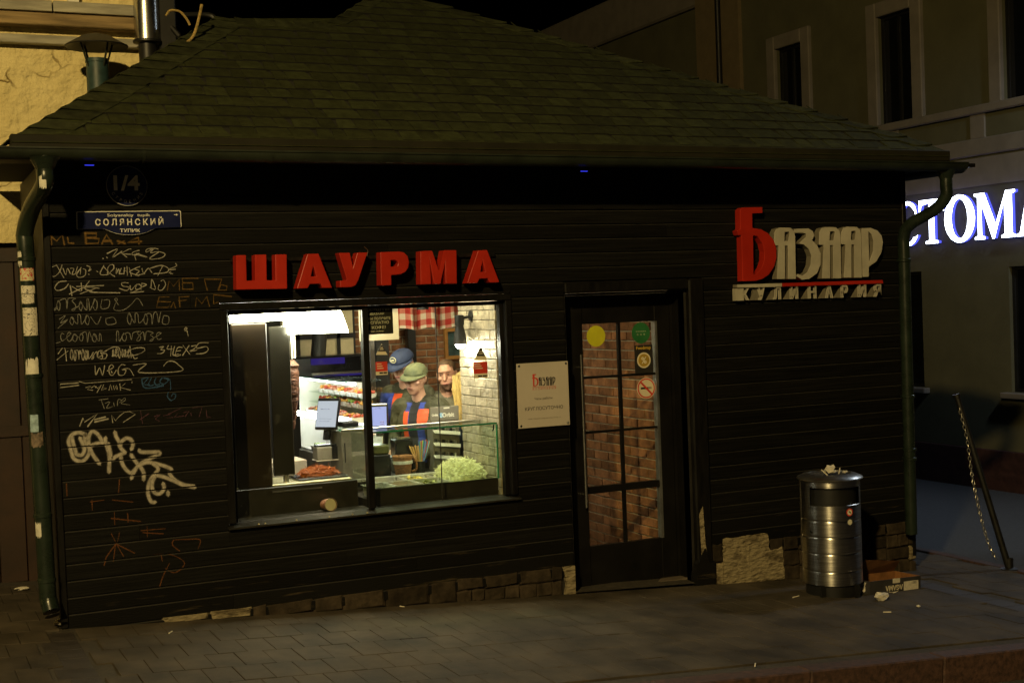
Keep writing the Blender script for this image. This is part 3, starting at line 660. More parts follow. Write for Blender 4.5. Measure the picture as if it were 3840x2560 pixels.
# ------------------------------------------------------------------ red and white raised sign on the right
z_b = zoomer(2560, 700, 2.352, -.08)
p0 = onY(3030, 1120, -.11)
S2 = thing('letter_sign', (p0[0], -.11, p0[2]), 'tall raised letter sign, first letter red and the rest white, beside the downpipe', 'sign')
letter([(503,205),(525,184),(702,181),(702,235),(612,237),(614,364),(690,376),(752,410),(800,470),(825,545),(826,630),(805,705),(760,775),(700,815),(640,830),(525,834),(516,428),(492,430),(478,388),(505,374)],
       [[(620,430),(660,440),(700,500),(718,570),(716,650),(695,715),(655,765),(624,776)]], z_b, M['red'], S2, y0=-.085, y1=-.012)
def Adeco(x0, x1, yt, yb):
    f = lambda u, v: (x0+(x1-x0)*u, yt+(yb-yt)*v)
    o = [f(*q) for q in [(.13,1),(.21,.355),(.0,.345),(.0,.265),(.01,.10),(.10,.025),(.28,0),(.76,.005),(.92,.07),(.965,.16),(1,1),(.63,1),(.63,.355),(.50,.355),(.50,1)]]
    return o, [[f(*q) for q in [(.48,.26),(.50,.09),(.69,.085),(.70,.13),(.64,.26)]]]
for a in ((806,1000,360,815),(1203,1400,355,810),(1398,1582,352,803)):
    po, ho = Adeco(*a); letter(po, ho, z_b, M['white'], S2, y0=-.080, y1=-.012)
letter([(985,372),(1112,368),(1152,392),(1166,432),(1146,472),(1192,520),(1222,590),(1222,685),(1188,765),(1118,815),(1055,822),(1002,788),(1016,768),(1056,784),(1100,752),(1128,690),(1136,612),(1114,550),(1072,512),(1022,502),(1088,442),(1090,416),(1060,408),(985,408)], [], z_b, M['white'], S2, y0=-.078, y1=-.012)
letter([(1578,366),(1660,363),(1720,386),(1758,432),(1771,492),(1757,580),(1712,660),(1646,706),(1646,794),(1590,797)], [[(1642,396),(1668,420),(1684,480),(1680,570),(1648,655)]], z_b, M['white'], S2, y0=-.078, y1=-.012)
letter([(482,862),(880,850),(880,882),(484,891)], [], z_b, M['white'], S2, 'bar', -.075, -.012, .002)
letter([(884,850),(1770,822),(1772,853),(884,881)], [], z_b, M['red'], S2, 'bar', -.075, -.012, .002)
for i, (ch, cx, xw) in enumerate(zip('КУЛИНАРИЯ', (568,708,850,1000,1160,1310,1445,1600,1735), (60,58,56,60,62,58,52,62,56))):
    yb_ = 1003-i*4.2; yt_ = 893-i*4.2
    if i: yt_ -= 6
    (xl, zb_), (xr, zt_) = z_b(cx-xw/2, yb_), z_b(cx+xw/2, yt_)
    mb = MB(); text_on(mb, ch, (xl+xr)/2, (zb_+zt_)/2, -.062, width=(xr-xl), height=zt_-zb_, bold=.025, extrude=.0)
    n0 = len(mb.v); fr0 = list(mb.f); mb.add([(x, -.04, z) for x, y, z in mb.v[:n0]], [tuple(f) for f in fr0])
    x1_, _z = z_b(cx-xw*.30, yb_); x0_, _z = z_b(cx-(74 if i else 84), yb_)
    if i == 0: mb.prism([(x0_, zb_), (x1_, zb_), (x1_, zt_), (x0_, zt_)], None, -.055, -.013)
    elif i == 1: mb.prism([(x0_, zb_), (x1_+.02, zb_), (x1_+.03, zt_), (x0_+.01, zt_-.01), (x0_+.02, (zb_+zt_)/2)], None, -.038, -.013, 1)
    else: mb.prism([(x0_, zb_), (x1_, zb_), (x1_, zb_+(zt_-zb_)*.8)], None, -.038, -.013, 1)
    mb.build('letter', [M['white'], M['cream']], S2)

# ------------------------------------------------------------------ street name plate, house number, opening-hours notice
z_p = zoomer(100, 700, 2.94, -.022)
p0 = onY(480, 840, -.022); SP_ = thing('street_plate', (p0[0], -.02, p0[2]), 'blue enamel street name plate with curved lower edge below the house number', 'street sign')
def plate_outline(k):
    base = [(548,282),(556,275),(1690,262),(1700,270),(1708,438),(1700,446),(1440,456)]
    arc = [(1400,468),(1340,498),(1270,520),(1200,530),(1125,533),(1050,528),(980,514),(920,494),(870,472),(845,466)]
    P = [z_p(*q) for q in base+arc+[(562,470),(552,462)]]; cx = sum(q[0] for q in P)/len(P); cz = sum(q[1] for q in P)/len(P)
    return [(cx+(x-cx)*(1-k*.35), cz+(z-cz)*(1-k)) for x, z in P]
MB().prism(plate_outline(0), None, -.020, -.006).build('rim', M['enamelwhite'], SP_)
MB().prism(plate_outline(.05), None, -.0225, -.0195).build('panel', M['navy'], SP_)
for s_, x0, x1, y0, y1, bd in (('Solyanskiy  tupik', 888, 1362, 296, 340, .01), ('С О Л Я Н С К И Й', 757, 1503, 330, 430, .022), ('ТУПИК', 1030, 1250, 462, 503, .02)):
    (xl, zb_), (xr, zt_) = z_p(x0, y1), z_p(x1, y0); mb = MB(); text_on(mb, s_, (xl+xr)/2, (zb_+zt_)/2, -.0232, width=xr-xl, height=zt_-zb_, bold=bd); mb.build('lettering', M['enamelwhite'], SP_)
mb = MB(); (xl, zb_), (xr, zt_) = z_p(1625, 322), z_p(1668, 296); mb.prism([(xl,(zb_+zt_)/2-.002),(xr-.012,(zb_+zt_)/2-.002),(xr-.014,zb_),(xr,(zb_+zt_)/2),(xr-.014,zt_),(xr-.012,(zb_+zt_)/2+.002),(xl,(zb_+zt_)/2+.002)], None, -.0234, -.0232)
mb.build('arrow_mark', M['enamelwhite'], SP_)
cx, _, cz = onY(476, 697, -.02); HN = thing('number_plaque', (cx, -.02, cz), 'dark round house number plaque reading 1/4 near the eave', 'plaque')
disc(MB(), cx, cz, .130, -.012, 0, 40, .010).build('rim', mat('enamel_greyed', (.5,.48,.42), .4), HN)
disc(MB(), cx, cz, .1265, -.0215, 0, 40, .003).build('face', M['navydark'], HN)
mb = MB(); text_on(mb, '1/4', cx-.002, cz+.018, -.0250, width=.165, height=.10, bold=.03)
for i, ch in enumerate('СТРОЕНИЕ'):
    a = R(-150+120*i/7); rr = .103; vs, fs = text_poly(ch, .026, .0, 'CENTER'); t_ = a+math.pi/2
    mb.add([(cx+rr*math.cos(a)+(v[0]*math.cos(t_)-v[1]*math.sin(t_)), -.0250, cz+rr*math.sin(a)+(v[0]*math.sin(t_)+v[1]*math.cos(t_))) for v in vs], fs)
mb.build('lettering', mat('enamel_cream', (.85,.80,.66), .4), HN)
a_, b_ = onY(1937, 1364, -.02), onY(2138, 1590, -.02); x0, x1, z0, z1 = a_[0], b_[0], b_[2]-.004, a_[2]
NB = thing('notice_board', ((x0+x1)/2, -.02, z0), 'white square opening-hours notice with corner screws beside the door', 'notice')
MB().box(x0, x1, -.020, -.008, z0, z1, ch=.002).build('panel', M['plate'], NB)
for sx in (x0+.018, x1-.018):
    for sz in (z0+.018, z1-.018): MB().tube([(sx,-.0195,sz),(sx,-.0225,sz),(sx,-.024,sz)], [.009,.009,.006], 12).build('screw', M['zinc'], NB, True)
n_x = lambda u: x0+(x1-x0)*u
n_z = lambda v: z1-(z1-z0)*v
mb = MB(); text_on(mb, 'Часы работы:', n_x(.50), n_z(.56), -.0212, width=(x1-x0)*.36, mi=0); mb.build('print', M['ink'], NB); mb = MB(); text_on(mb, 'КРУГЛОСУТОЧНО', n_x(.5), n_z(.705), -.0212, width=(x1-x0)*.74, bold=.005); mb.build('print', M['ink'], NB); mb = MB()
text_on(mb, '109240, г. Москва, Солянский тупик, 1/4 стр. 1, 2', n_x(.5), n_z(.865), -.0212, width=(x1-x0)*.64); mb.build('print', M['inkgrey'], NB); mb = MB()
nf = lambda x, y: (n_x((x-86)/458.0+(y-860)*-.00003), n_z((y-855)/545.0+(x-86)*.00005))
zn = lambda px, py: nf(86+(px-478)*.163+133, 945+(py-181)*.158)
def flat(poly, holes, mi): mb.prism([zn(*q) for q in poly], [[zn(*q) for q in h] for h in holes], -.0216, -.0211, mi)
flat([(503,205),(525,184),(702,181),(702,235),(612,237),(614,364),(690,376),(752,410),(800,470),(825,545),(826,630),(805,705),(760,775),(700,815),(640,830),(525,834),(516,428),(492,430),(478,388),(505,374)], [[(600,430),(660,430),(720,490),(745,570),(740,650),(720,725),(665,785),(600,790)]], 2)
for a in ((836,1000,360,815),(1233,1390,360,815),(1418,1572,360,815)):
    po, ho = Adeco(*a); flat(po, ho, 0)
flat([(1030,372),(1112,368),(1152,392),(1166,432),(1146,472),(1192,520),(1202,590),(1202,685),(1188,765),(1118,815),(1055,822),(1022,788),(1036,768),(1066,784),(1130,752),(1158,690),(1160,612),(1134,550),(1082,512),(1042,502),(1118,442),(1120,416),(1080,408),(1030,408)], [], 0)
flat([(1590,366),(1660,363),(1720,386),(1748,432),(1751,492),(1737,580),(1702,660),(1646,706),(1646,794),(1600,797)], [[(1646,400),(1678,420),(1704,480),(1700,570),(1648,655)]], 0)
flat([(478,870),(1770,850),(1770,868),(478,888)], [], 2); 
xq0, zq0 = zn(500, 1010); xq1, zq1 = zn(1770, 920); text_on(mb, 'К У Л И Н А Р И Я', (xq0+xq1)/2, (zq0+zq1)/2, -.0213, width=xq1-xq0, mi=2)
mb.build('logo', [M['ink'], M['inkgrey'], M['inkred']], NB)

# ------------------------------------------------------------------ graffiti: paint lying on the boards, missing in the grooves
def spray(nm, color, soft, dens=1.0):
    m_ = bpy.data.materials.new(nm); m_.use_nodes = True; n, l = m_.node_tree.nodes, m_.node_tree.links; b = n['Principled BSDF']
    b.inputs['Base Color'].default_value = (*color, 1); b.inputs['Roughness'].default_value = .6
    at = n.new('ShaderNodeAttribute'); at.attribute_name = 'edge'
    mr = n.new('ShaderNodeMapRange'); mr.interpolation_type = 'SMOOTHSTEP'; mr.inputs[1].default_value = 0; mr.inputs[2].default_value = soft; l.new(at.outputs['Fac'], mr.inputs[0])
    tc = n.new('ShaderNodeTexCoord'); nz = n.new('ShaderNodeTexNoise'); nz.inputs['Scale'].default_value = 35; nz.inputs['Detail'].default_value = 6; l.new(tc.outputs['Object'], nz.inputs['Vector'])
    m2 = n.new('ShaderNodeMapRange'); m2.inputs[1].default_value = .3; m2.inputs[2].default_value = .65; m2.inputs[3].default_value = dens*.5; m2.inputs[4].default_value = dens; l.new(nz.outputs['Fac'], m2.inputs[0])
    sp = n.new('ShaderNodeSeparateXYZ'); l.new(tc.outputs['Object'], sp.inputs[0])
    ad = n.new('ShaderNodeMath'); ad.operation = 'MULTIPLY_ADD'; ad.inputs[1].default_value = 1/PITCH; ad.inputs[2].default_value = -zl(40)/PITCH; l.new(sp.outputs[2], ad.inputs[0])
    fr_ = n.new('ShaderNodeMath'); fr_.operation = 'FRACT'; l.new(ad.outputs[0], fr_.inputs[0])
    g1 = n.new('ShaderNodeMath'); g1.operation = 'GREATER_THAN'; g1.inputs[1].default_value = .03; l.new(fr_.outputs[0], g1.inputs[0])
    g2 = n.new('ShaderNodeMath'); g2.operation = 'LESS_THAN'; g2.inputs[1].default_value = .955; l.new(fr_.outputs[0], g2.inputs[0])
    prev = mr.outputs[0]
    for q in (m2.outputs[0], g1.outputs[0], g2.outputs[0]):
        mm = n.new('ShaderNodeMath'); mm.operation = 'MULTIPLY'; l.new(prev, mm.inputs[0]); l.new(q, mm.inputs[1]); prev = mm.outputs[0]
    l.new(prev, b.inputs['Alpha']); return m_
SPR = {'white': spray('paint_white_spray', (.46,.42,.35), .75), 'marker': spray('paint_white_marker', (.42,.40,.34), .5, .9), 'faint': spray('paint_faint_marker', (.25,.25,.225), .5, .85),
       'amber': spray('paint_amber', (.20,.105,.014), .9, .8), 'orange': spray('paint_orange', (.17,.055,.011), .9, .8), 'blue': spray('paint_blue', (.025,.09,.22), .6, .9), 'violet': spray('paint_violet', (.10,.035,.06), .6, .9)}
GL = [0]
def graffiti(strokes, zf, width, paint, smooth=True, k=5):
    mb = MB(); ed = []; 
    for st in strokes:
        pts = smooth_path(st, k) if (smooth and len(st) > 2) else [np.array(p, float) for p in st]
        P = [np.array(zf(*p)) for p in pts]
        if len(P) == 1: P = [P[0], P[0]+np.array([.004,.002])]
        GL[0] += 1; y = -.0018-.00012*(GL[0] % 14); vs = []; e = []; n = len(P)
        for i in range(n):
            t = P[min(i+1,n-1)]-P[max(i-1,0)]; t = t/(np.linalg.norm(t)+1e-9); nn = np.array([-t[1], t[0]])*width/2*(1.0 if width > .02 else 1.0+.26*math.sin(i*.41+GL[0]*1.7)+.12*math.sin(i*1.9+GL[0]))
            ex = 0
            vs += [(P[i][0]+nn[0], y, P[i][1]+nn[1]), (P[i][0], y, P[i][1]), (P[i][0]-nn[0], y, P[i][1]-nn[1])]; e += [0, 1, 0]
        t0 = P[0]-P[1]; t0 = t0/(np.linalg.norm(t0)+1e-9)*width*.5; t1 = P[-1]-P[-2]; t1 = t1/(np.linalg.norm(t1)+1e-9)*width*.5
        vs += [(P[0][0]+t0[0], y, P[0][1]+t0[1]), (P[-1][0]+t1[0], y, P[-1][1]+t1[1])]; e += [0, 0]
        fs = []
        for i in range(n-1): fs += [(3*i,3*i+1,3*i+4,3*i+3), (3*i+1,3*i+2,3*i+5,3*i+4)]
        q = 3*n; fs += [(q,1,0), (q,2,1), (q+1,3*n-3,3*n-2), (q+1,3*n-2,3*n-1)]
        mb.add(vs, fs); ed += e
    o = mb.build('graffiti_tag', SPR[paint], K); at = o.data.attributes.new('edge', 'FLOAT', 'POINT'); at.data.foreach_set('value', ed); return o
zA = zoomer(100, 700, 2.94, 0); zC = zoomer(180, 1240, 3.459, 0); zD = zoomer(240, 1560, 4.2, 0); zE = zoomer(100, 1900, 2.94, 0); zF_ = zoomer(0, 1200, 1.3067, 0)
lr = random.Random(31)
def loops(x0, x1, y0, y1, n, tilt_=0, r=None):
    # a jumpy hand-drawn run of letters: each step a bowl, a hook, a spike or a slanted stroke
    pts = []; w_ = (x1-x0)/n; h = y1-y0
    for i in range(n):
        cx = x0+w_*(i+.5)+lr.uniform(-.12,.12)*w_; k_ = lr.choice('oocnvs'); t = y0+h*lr.uniform(-.08,.18); b_ = y1-h*lr.uniform(-.06,.16); m_ = (t+b_)/2; q = w_*lr.uniform(.42,.72)
        if k_ == 'o': pts += [(cx-q*.6,m_), (cx-q*.1,t), (cx+q*.55,m_-h*.1), (cx+q*.2,b_), (cx-q*.5,m_+h*.15), (cx-q*.1,t+h*.1)]
        elif k_ == 'c': pts += [(cx+q*.5,t+h*.1), (cx-q*.2,t), (cx-q*.6,m_), (cx-q*.1,b_), (cx+q*.6,b_-h*.1)]
        elif k_ == 'n': pts += [(cx-q*.5,b_), (cx-q*.4,t), (cx+q*.1,t+h*.1), (cx+q*.3,b_)]
        elif k_ == 'v': pts += [(cx-q*.5,t), (cx-q*.1,b_), (cx+q*.1,m_), (cx+q*.4,t-h*.05)]
        else: pts += [(cx+q*.4,t), (cx-q*.4,t+h*.2), (cx+q*.4,m_+h*.1), (cx+q*.1,b_), (cx-q*.5,b_-h*.05)]
    return pts
graffiti([[(268,640),(262,540)],[(262,545),(330,600),(395,530),(415,640)],[(450,560),(460,620),(520,625)],[(645,510),(655,628)],[(640,512),(770,515),(765,560),(660,562)],[(660,565),(800,575),(790,625),(655,628)],[(828,632),(880,530),(945,632)],[(850,600),(930,598)],[(1000,600),(1085,628)],[(1075,600),(1010,630)],[(1238,638),(1232,560),(1115,612),(1265,604)]], zA, .020, 'amber', False)
graffiti([[(885,738),(1000,688),(945,778),(1050,712)],[(1040,735),(1125,690),(1150,688)],[(1055,742),(1105,778)],[(1060,742),(1150,745)],[(1240,702),(1172,722),(1168,752),(1240,736)],[(1205,810),(1200,752),(1330,778),(1210,735)],[(1450,688),(1400,680),(1325,690),(1320,722),(1400,682),(1365,728),(1450,716),(1525,742),(1490,782),(1385,800),(1358,786),(1455,722)],[(838,790),(845,795)],[(880,775),(888,788)]], zA, .0065, 'marker')
graffiti([[(330,865),(260,900),(250,960),(300,990),(360,940),(390,860)],[(330,865),(410,1005)],[(400,900),(430,970),(450,900),(480,960)],[(480,900),(520,905),(500,965),(540,960)],[(560,880),(540,960),(590,910),(590,965)],[(600,890),(550,970),(580,1000),(640,980),(650,920),(620,905)],[(660,870),(700,890),(680,930),(710,910)],[(680,965),(690,970)]], zA, .006, 'marker')
graffiti([[(770,930),(785,940)],[(850,870),(810,965),(910,960),(850,885)],[(890,960),(900,880),(950,860),(960,900),(920,950),(970,990)],[(990,900),(985,960),(1015,905),(1020,965)],[(1040,900),(1025,955),(1060,960)],[(1080,890),(1070,965)],[(1070,930),(1100,930),(1110,980),(1105,880)],[(1130,890),(1155,990)],[(1200,900),(1135,940),(1240,985)],[(1250,880),(1190,905),(1240,930),(1200,975),(1300,960)],[(1270,900),(1290,955),(1340,900),(1380,950)],[(1500,870),(1445,980)],[(1360,900),(1480,868),(1560,900),(1540,945),(1400,960)],[(1640,845),(1650,875),(1560,915),(1640,910)],[(1590,935),(1570,950),(1610,960)]], zA, .0065, 'marker')
graffiti([[(440,1040),(360,1050),(310,1110),(340,1145),(420,1120),(460,1070)],[(480,1090),(500,1210)],[(500,1100),(600,1150),(600,1060)],[(690,1040),(640,1120),(720,1150)],[(550,1100),(850,1088)],[(470,1185),(640,1110),(800,1120)],[(590,1180),(760,1120),(700,1160),(1030,1170)]], zA, .007, 'marker')
graffiti([[(1120,1060),(1050,1060),(1060,1095),(1130,1110),(1100,1145),(1020,1120)],[(1140,1090),(1150,1140),(1200,1085)],[(1210,1080),(1200,1130),(1260,1120),(1250,1080),(1210,1078)],[(1270,1060),(1260,1140)],[(1270,1065),(1320,1080),(1260,1110),(1200,1150),(1140,1170),(1290,1155)],[(1370,1120),(1380,1020),(1420,1130),(1360,1110)],[(1480,1040),(1510,1030),(1530,1080),(1490,1140),(1450,1130),(1460,1080)]], zA, .0065, 'marker')
graffiti([[(1550,1140),(1570,1040),(1620,1100),(1680,1020),(1685,1140)],[(1890,1010),(1715,1010),(1720,1130),(1835,1130),(1830,1060),(1720,1060)],[(1990,1140),(1960,1020),(2150,1020),(2110,1140)],[(2120,1130),(2140,1080),(2210,1095),(2200,1140),(2115,1140)]], zA, .011, 'amber', False)
graffiti([[(1570,1215),(1460,1215),(1430,1330),(1560,1330),(1590,1270),(1440,1265)],[(1590,1330),(1620,1270),(1640,1335)],[(1690,1325),(1680,1215),(1790,1210)],[(1670,1260),(1760,1250)],[(1860,1320),(1870,1220),(1930,1290),(1985,1210),(2015,1320)],[(2110,1270),(2060,1290),(2060,1190),(2260,1210)]], zA, .010, 'amber', False)
graffiti([loops(320, 790, 1240, 1360, 6), [(830,1240),(820,1340),(900,1330),(910,1250),(850,1250)], [(1010,1300),(970,1240),(1000,1240),(960,1350),(1060,1360),(1150,1300),(1220,1230),(1280,1310)], [(285,1360),(335,1325)], [(295,1368),(340,1340)]], zA, .0055, 'faint')
graffiti([loops(540, 720, 1320, 1395, 3), loops(1000, 1300, 1295, 1390, 5), [(470,1350),(520,1320),(480,1380),(540,1350),(460,1420)], [(720,1330),(770,1390),(800,1330)], [(840,1340),(850,1390),(920,1380),(900,1335),(840,1345)], [(1300,1320),(1340,1330),(1335,1385),(1290,1380),(1300,1320)]], zoomer(0, 560, 2.119, 0), .0055, 'faint')
graffiti([loops(150, 720, 20, 150, 7), [(90,165),(160,145)], loops(860, 1480, 10, 130, 7)], zC, .0055, 'faint')
graffiti([[(1775,0),(1800,-30),(1790,-45),(1770,-20),(1800,0),(1818,70)]], zC, .009, 'marker')
graffiti([[(130,300),(210,212),(240,390)],[(110,380),(260,260)], loops(280, 520, 250, 390, 5), loops(500, 720, 260, 360, 4), [(760,260),(680,290),(760,300),(740,360),(650,350),(700,320)], [(730,270),(850,210),(930,230),(880,300),(830,330)], loops(830, 1060, 230, 350, 6), [(1060,200),(1080,350)], [(1000,290),(1110,230),(1230,220),(1250,260),(1150,310),(1030,320)], [(1090,300),(1120,360),(1160,350)]], zC, .0065, 'marker')
graffiti([[(1445,215),(1500,205),(1460,245),(1510,250),(1480,290),(1420,295)],[(1560,190),(1545,235),(1610,235)],[(1600,195),(1590,325)],[(1640,200),(1620,310),(1690,300)],[(1740,215),(1680,220),(1650,325),(1720,310)],[(1660,265),(1720,255)],[(1750,190),(1840,305)],[(1830,190),(1745,320)],[(1860,200),(1920,190),(1900,230),(1840,265),(1930,250)],[(2080,155),(1960,160),(1930,225),(2050,205),(2075,250),(2020,290),(1920,298)]], zC, .0075, 'marker')
graffiti([[(610,450),(620,570),(670,480),(705,575),(735,450)],[(770,520),(850,470),(820,440),(790,480),(800,560),(840,575),(885,510)],[(1000,445),(950,440),(910,500),(920,570),(980,570),(1010,510),(960,505),(1050,490),(1110,580)],[(1100,445),(1275,428),(1185,540),(1720,522),(1690,440),(1620,395),(1550,400),(1500,455)],[(820,520),(830,545)]], zC, .0075, 'marker')
graffiti([[(395,675),(160,690),(155,735),(400,705)],[(400,655),(480,680),(1085,630),(1088,675)],[(490,735),(560,715),(510,760),(580,770)],[(560,740),(600,710),(620,735)],[(620,720),(640,745),(690,700),(635,800)],[(720,700),(690,770),(760,745),(710,730)],[(790,770),(810,695),(830,765)],[(850,710),(855,765),(890,705),(895,760)],[(930,685),(940,770)],[(1000,680),(940,735),(1070,768)]], zC, .0065, 'marker', False)
graffiti([[(1215,625),(1260,740),(1500,715)],[(1215,625),(1300,610),(1240,690),(1320,700)],[(1340,610),(1300,710),(1370,700)],[(1400,610),(1380,660),(1400,700),(1450,690)],[(1480,610),(1450,660),(1500,690),(1560,640),(1500,610)],[(1520,610),(1580,640),(1590,760)],[(1310,745),(1500,700)],[(1560,790),(1550,850),(1590,900),(1640,880),(1655,830),(1620,815),(1600,850)]], zC, .009, 'blue')
graffiti([[(660,895),(785,880)],[(690,895),(730,1010)],[(740,940),(800,920),(760,1000),(840,980)],[(850,930),(860,980)],[(900,970),(910,890),(960,900)],[(930,930),(990,870),(1000,900),(950,940),(1060,960)]], zC, .005, 'faint')
graffiti([[(410,1235),(455,1125),(470,1185),(640,1075),(515,1240)]], zC, .013, 'marker', False)
graffiti([[(600,1150),(745,1115)],[(605,1180),(780,1140)]], zC, .011, 'marker', False)
graffiti([[(840,1190),(825,1090),(875,1165),(920,1110),(990,1055),(1060,1045),(1135,1080),(975,1185)]], zC, .0075, 'marker', False)
graffiti([[(1200,1040),(1225,1200)],[(1190,1150),(1310,1070)],[(1380,1110),(1460,1080),(1390,1140),(1440,1170)],[(1500,1100),(1590,1080),(1540,1130),(1620,1120)],[(1560,1080),(1730,1000),(1640,1120),(1760,1100)],[(1760,1060),(1830,1040),(1780,1110)],[(1850,1060),(1860,1100)],[(1870,1000),(2000,980),(1960,1110)],[(2050,1030),(2060,1110),(2110,1120),(2060,1125)]], zC, .0065, 'violet', False)
BIG = [[(345,295),(270,262),(190,262),(115,300),(72,390),(88,470),(115,560),(150,660),(230,705),(320,685),(385,600),(400,500),(330,420),(330,300)],[(125,320),(140,420),(180,540),(200,600),(285,605),(320,520),(290,430),(250,340)],
 [(395,470),(385,400),(395,310),(440,240),(510,265),(570,340),(600,420)],[(400,475),(500,430),(620,420)],[(400,480),(440,580),(500,670),(560,750)],
 [(655,335),(650,390),(690,520),(715,640),(712,760),(708,880)],[(700,430),(725,560),(750,680),(820,630),(960,572)],[(800,245),(820,320),(865,400),(880,480),(960,572)],[(885,470),(905,400),(980,345),(1055,370),(1085,450),(1060,520)],
 [(1055,600),(1090,660),(1150,740),(1180,770)],[(890,600),(915,740),(980,840),(1060,890),(1140,810),(1230,730),(1350,665),(1495,600),(1485,562),(1330,565),(1210,560),(1185,530)],[(1130,830),(1090,900),(1060,980)],
 [(1200,790),(1250,880),(1255,1000)],[(1180,780),(1250,740),(1340,725),(1450,745),(1580,780),(1695,830)],[(1400,745),(1470,800),(1475,850),(1420,920),(1360,1000),(1325,1110),(1325,1230),(1370,1340),(1435,1350)],
 [(1430,950),(1390,1040),(1390,1140),(1440,1210),(1520,1210),(1575,1130),(1560,1055)],[(1635,1190),(1640,1240)],[(1655,895),(1720,980),(1820,1050),(1950,1095),(2060,1120)],[(1470,930),(1590,960),(1740,1020),(1880,1080),(2050,1100)]]
graffiti(BIG, zD, .036, 'white')
graffiti([[(325,800),(328,860)],[(440,890),(510,880)],[(450,880),(452,930)],[(585,780),(580,850)],[(550,880),(650,890)],[(560,940),(562,1000)],[(625,945),(628,990)],[(545,970),(690,985)],[(690,1030),(810,1020)],[(720,1010),(722,1060)],[(700,1040),(800,1045)],[(570,1090),(520,1160),(510,1200)],[(570,1095),(605,1155)],[(545,1045),(572,1098),(585,1040)],[(575,1098),(660,1140)],[(565,1100),(555,1180)]], zF_, .010, 'orange', False)
graffiti([[(850,1075),(920,1072),(980,1075),(970,1120)],[(850,1075),(845,1100),(880,1130)],[(750,1150),(830,1145),(900,1180),(890,1215),(850,1235),(810,1215)],[(790,1150),(795,1180)],[(830,1190),(800,1250),(780,1310)]], zF_, .009, 'orange')
M['lidsteel'] = mat('bin_lid_steel', (.52,.50,.47), .36, metal=1, var=.15, scale=12)
# ------------------------------------------------------------------ litter bin
bp = onG(3125, 2222); bx, by, bz = bp[0], bp[1], gz(bp[0])+.002
BIN = thing('litter_bin', (bx, by, bz), 'cylindrical stainless steel litter bin with a wide slot, by the wall corner', 'litter bin')
c0 = (bx, by, bz); vdir = math.atan2(CAM[1]-by, CAM[0]-bx)      # angle of the viewing side
MB().lathe([(.0,.0),(.205,.0),(.205,.085),(.0,.085)], c0, 32).build('base', M['black'], BIN, True)
for a in (-2.55, -.35, .9): lpart(MB().box(-.02, .02, -.012, .012, 0, .10), 'foot', M['black'], BIN, loc=(.225*math.cos(vdir+a), .225*math.sin(vdir+a), 0))
rb = .225
so0, so1 = vdir-.74, vdir+1.22                           # slot opening
lower = [(rb,.095)]; 
for zz in (.20,.335,.46,.585):
    lower += [(rb,zz-.016),(rb,zz-.0065),(rb-.0025,zz-.003),(rb-.0025,zz+.003),(rb,zz+.0065),(rb,zz+.016)]
lower += [(rb,.70)]
MB().lathe(lower, c0, 64).build('drum', M['binsteel'], BIN, True)
MB().lathe([(rb-.0005,.70),(rb-.0005,.835)], c0, 48, a0=so1, a1=so0+2*math.pi).build('slot_surround', M['binsteel'], BIN, True)
MB().lathe([(rb,.835),(rb,.885)], c0, 64).build('collar', M['binsteel'], BIN, True)
MB().lathe([(rb-.012,.70),(rb-.004,.704),(rb+.002,.70)], c0, 48, a0=so0, a1=so1).build('slot_lip', M['steel'], BIN, True)
MB().lathe([(rb-.03,.60),(rb-.03,.884)], c0, 40).build('liner', M['black'], BIN, True)
MB().lathe([(rb+.020,.885),(rb+.025,.893),(rb+.018,.902),(rb-.02,.920),(rb-.06,.928),(rb-.065,.915),(rb+.016,.885)], c0, 64).build('lid', M['lidsteel'], BIN, True)
MB().lathe([(.0,.908),(rb-.063,.914)], c0, 40).build('ash_tray', mat('ash_sand', (.05,.045,.038), .95, var=.4, scale=60, bump=.6, bscale=200), BIN, True)
aw = vdir-1.40; lpart(MB().box(-.002,.002,-.006,.006,.09,.88), 'door_seam', M['steel'], BIN, loc=((rb+.002)*math.cos(aw), (rb+.002)*math.sin(aw), 0))
al = vdir-.72; lpart(MB().lathe([(0,-.001),(.011,-.001),(.011,.003)], (0,0,0), 12), 'lock', M['black'], BIN, loc=((rb+.001)*math.cos(al), (rb+.001)*math.sin(al), .50), rot=(0, R(90), al))
def bin_sticker(za, ang, r, mats):
    mb = MB(); n = 20
    for i, (rr, mi, off) in enumerate(r):
        vs = [((rb+.0012+off)*math.cos(vdir+ang+rr*math.cos(2*math.pi*j/n)/rb), (rb+.0012+off)*math.sin(vdir+ang+rr*math.cos(2*math.pi*j/n)/rb), za+rr*math.sin(2*math.pi*j/n)) for j in range(n)]
        mb.add([Vector(v)+Vector(c0) for v in vs], [tuple(range(n))], mi)
    return mb.build('sticker', mats, BIN)
bin_sticker(.650, .66, [(.030,0,0),(.021,1,.0006)], [mred, mpale]); bin_sticker(.575, .66, [(.021,0,0)], [mat('sticker_cream', (.6,.58,.45), .5)])
a = vdir+.66; lpart(MB().box(-.003,.003,-.012,.012,-.003,.004), 'sticker_print', M['ink'], BIN, loc=((rb+.001)*math.cos(a), (rb+.001)*math.sin(a), .650), rot=(R(-35), 0, a))
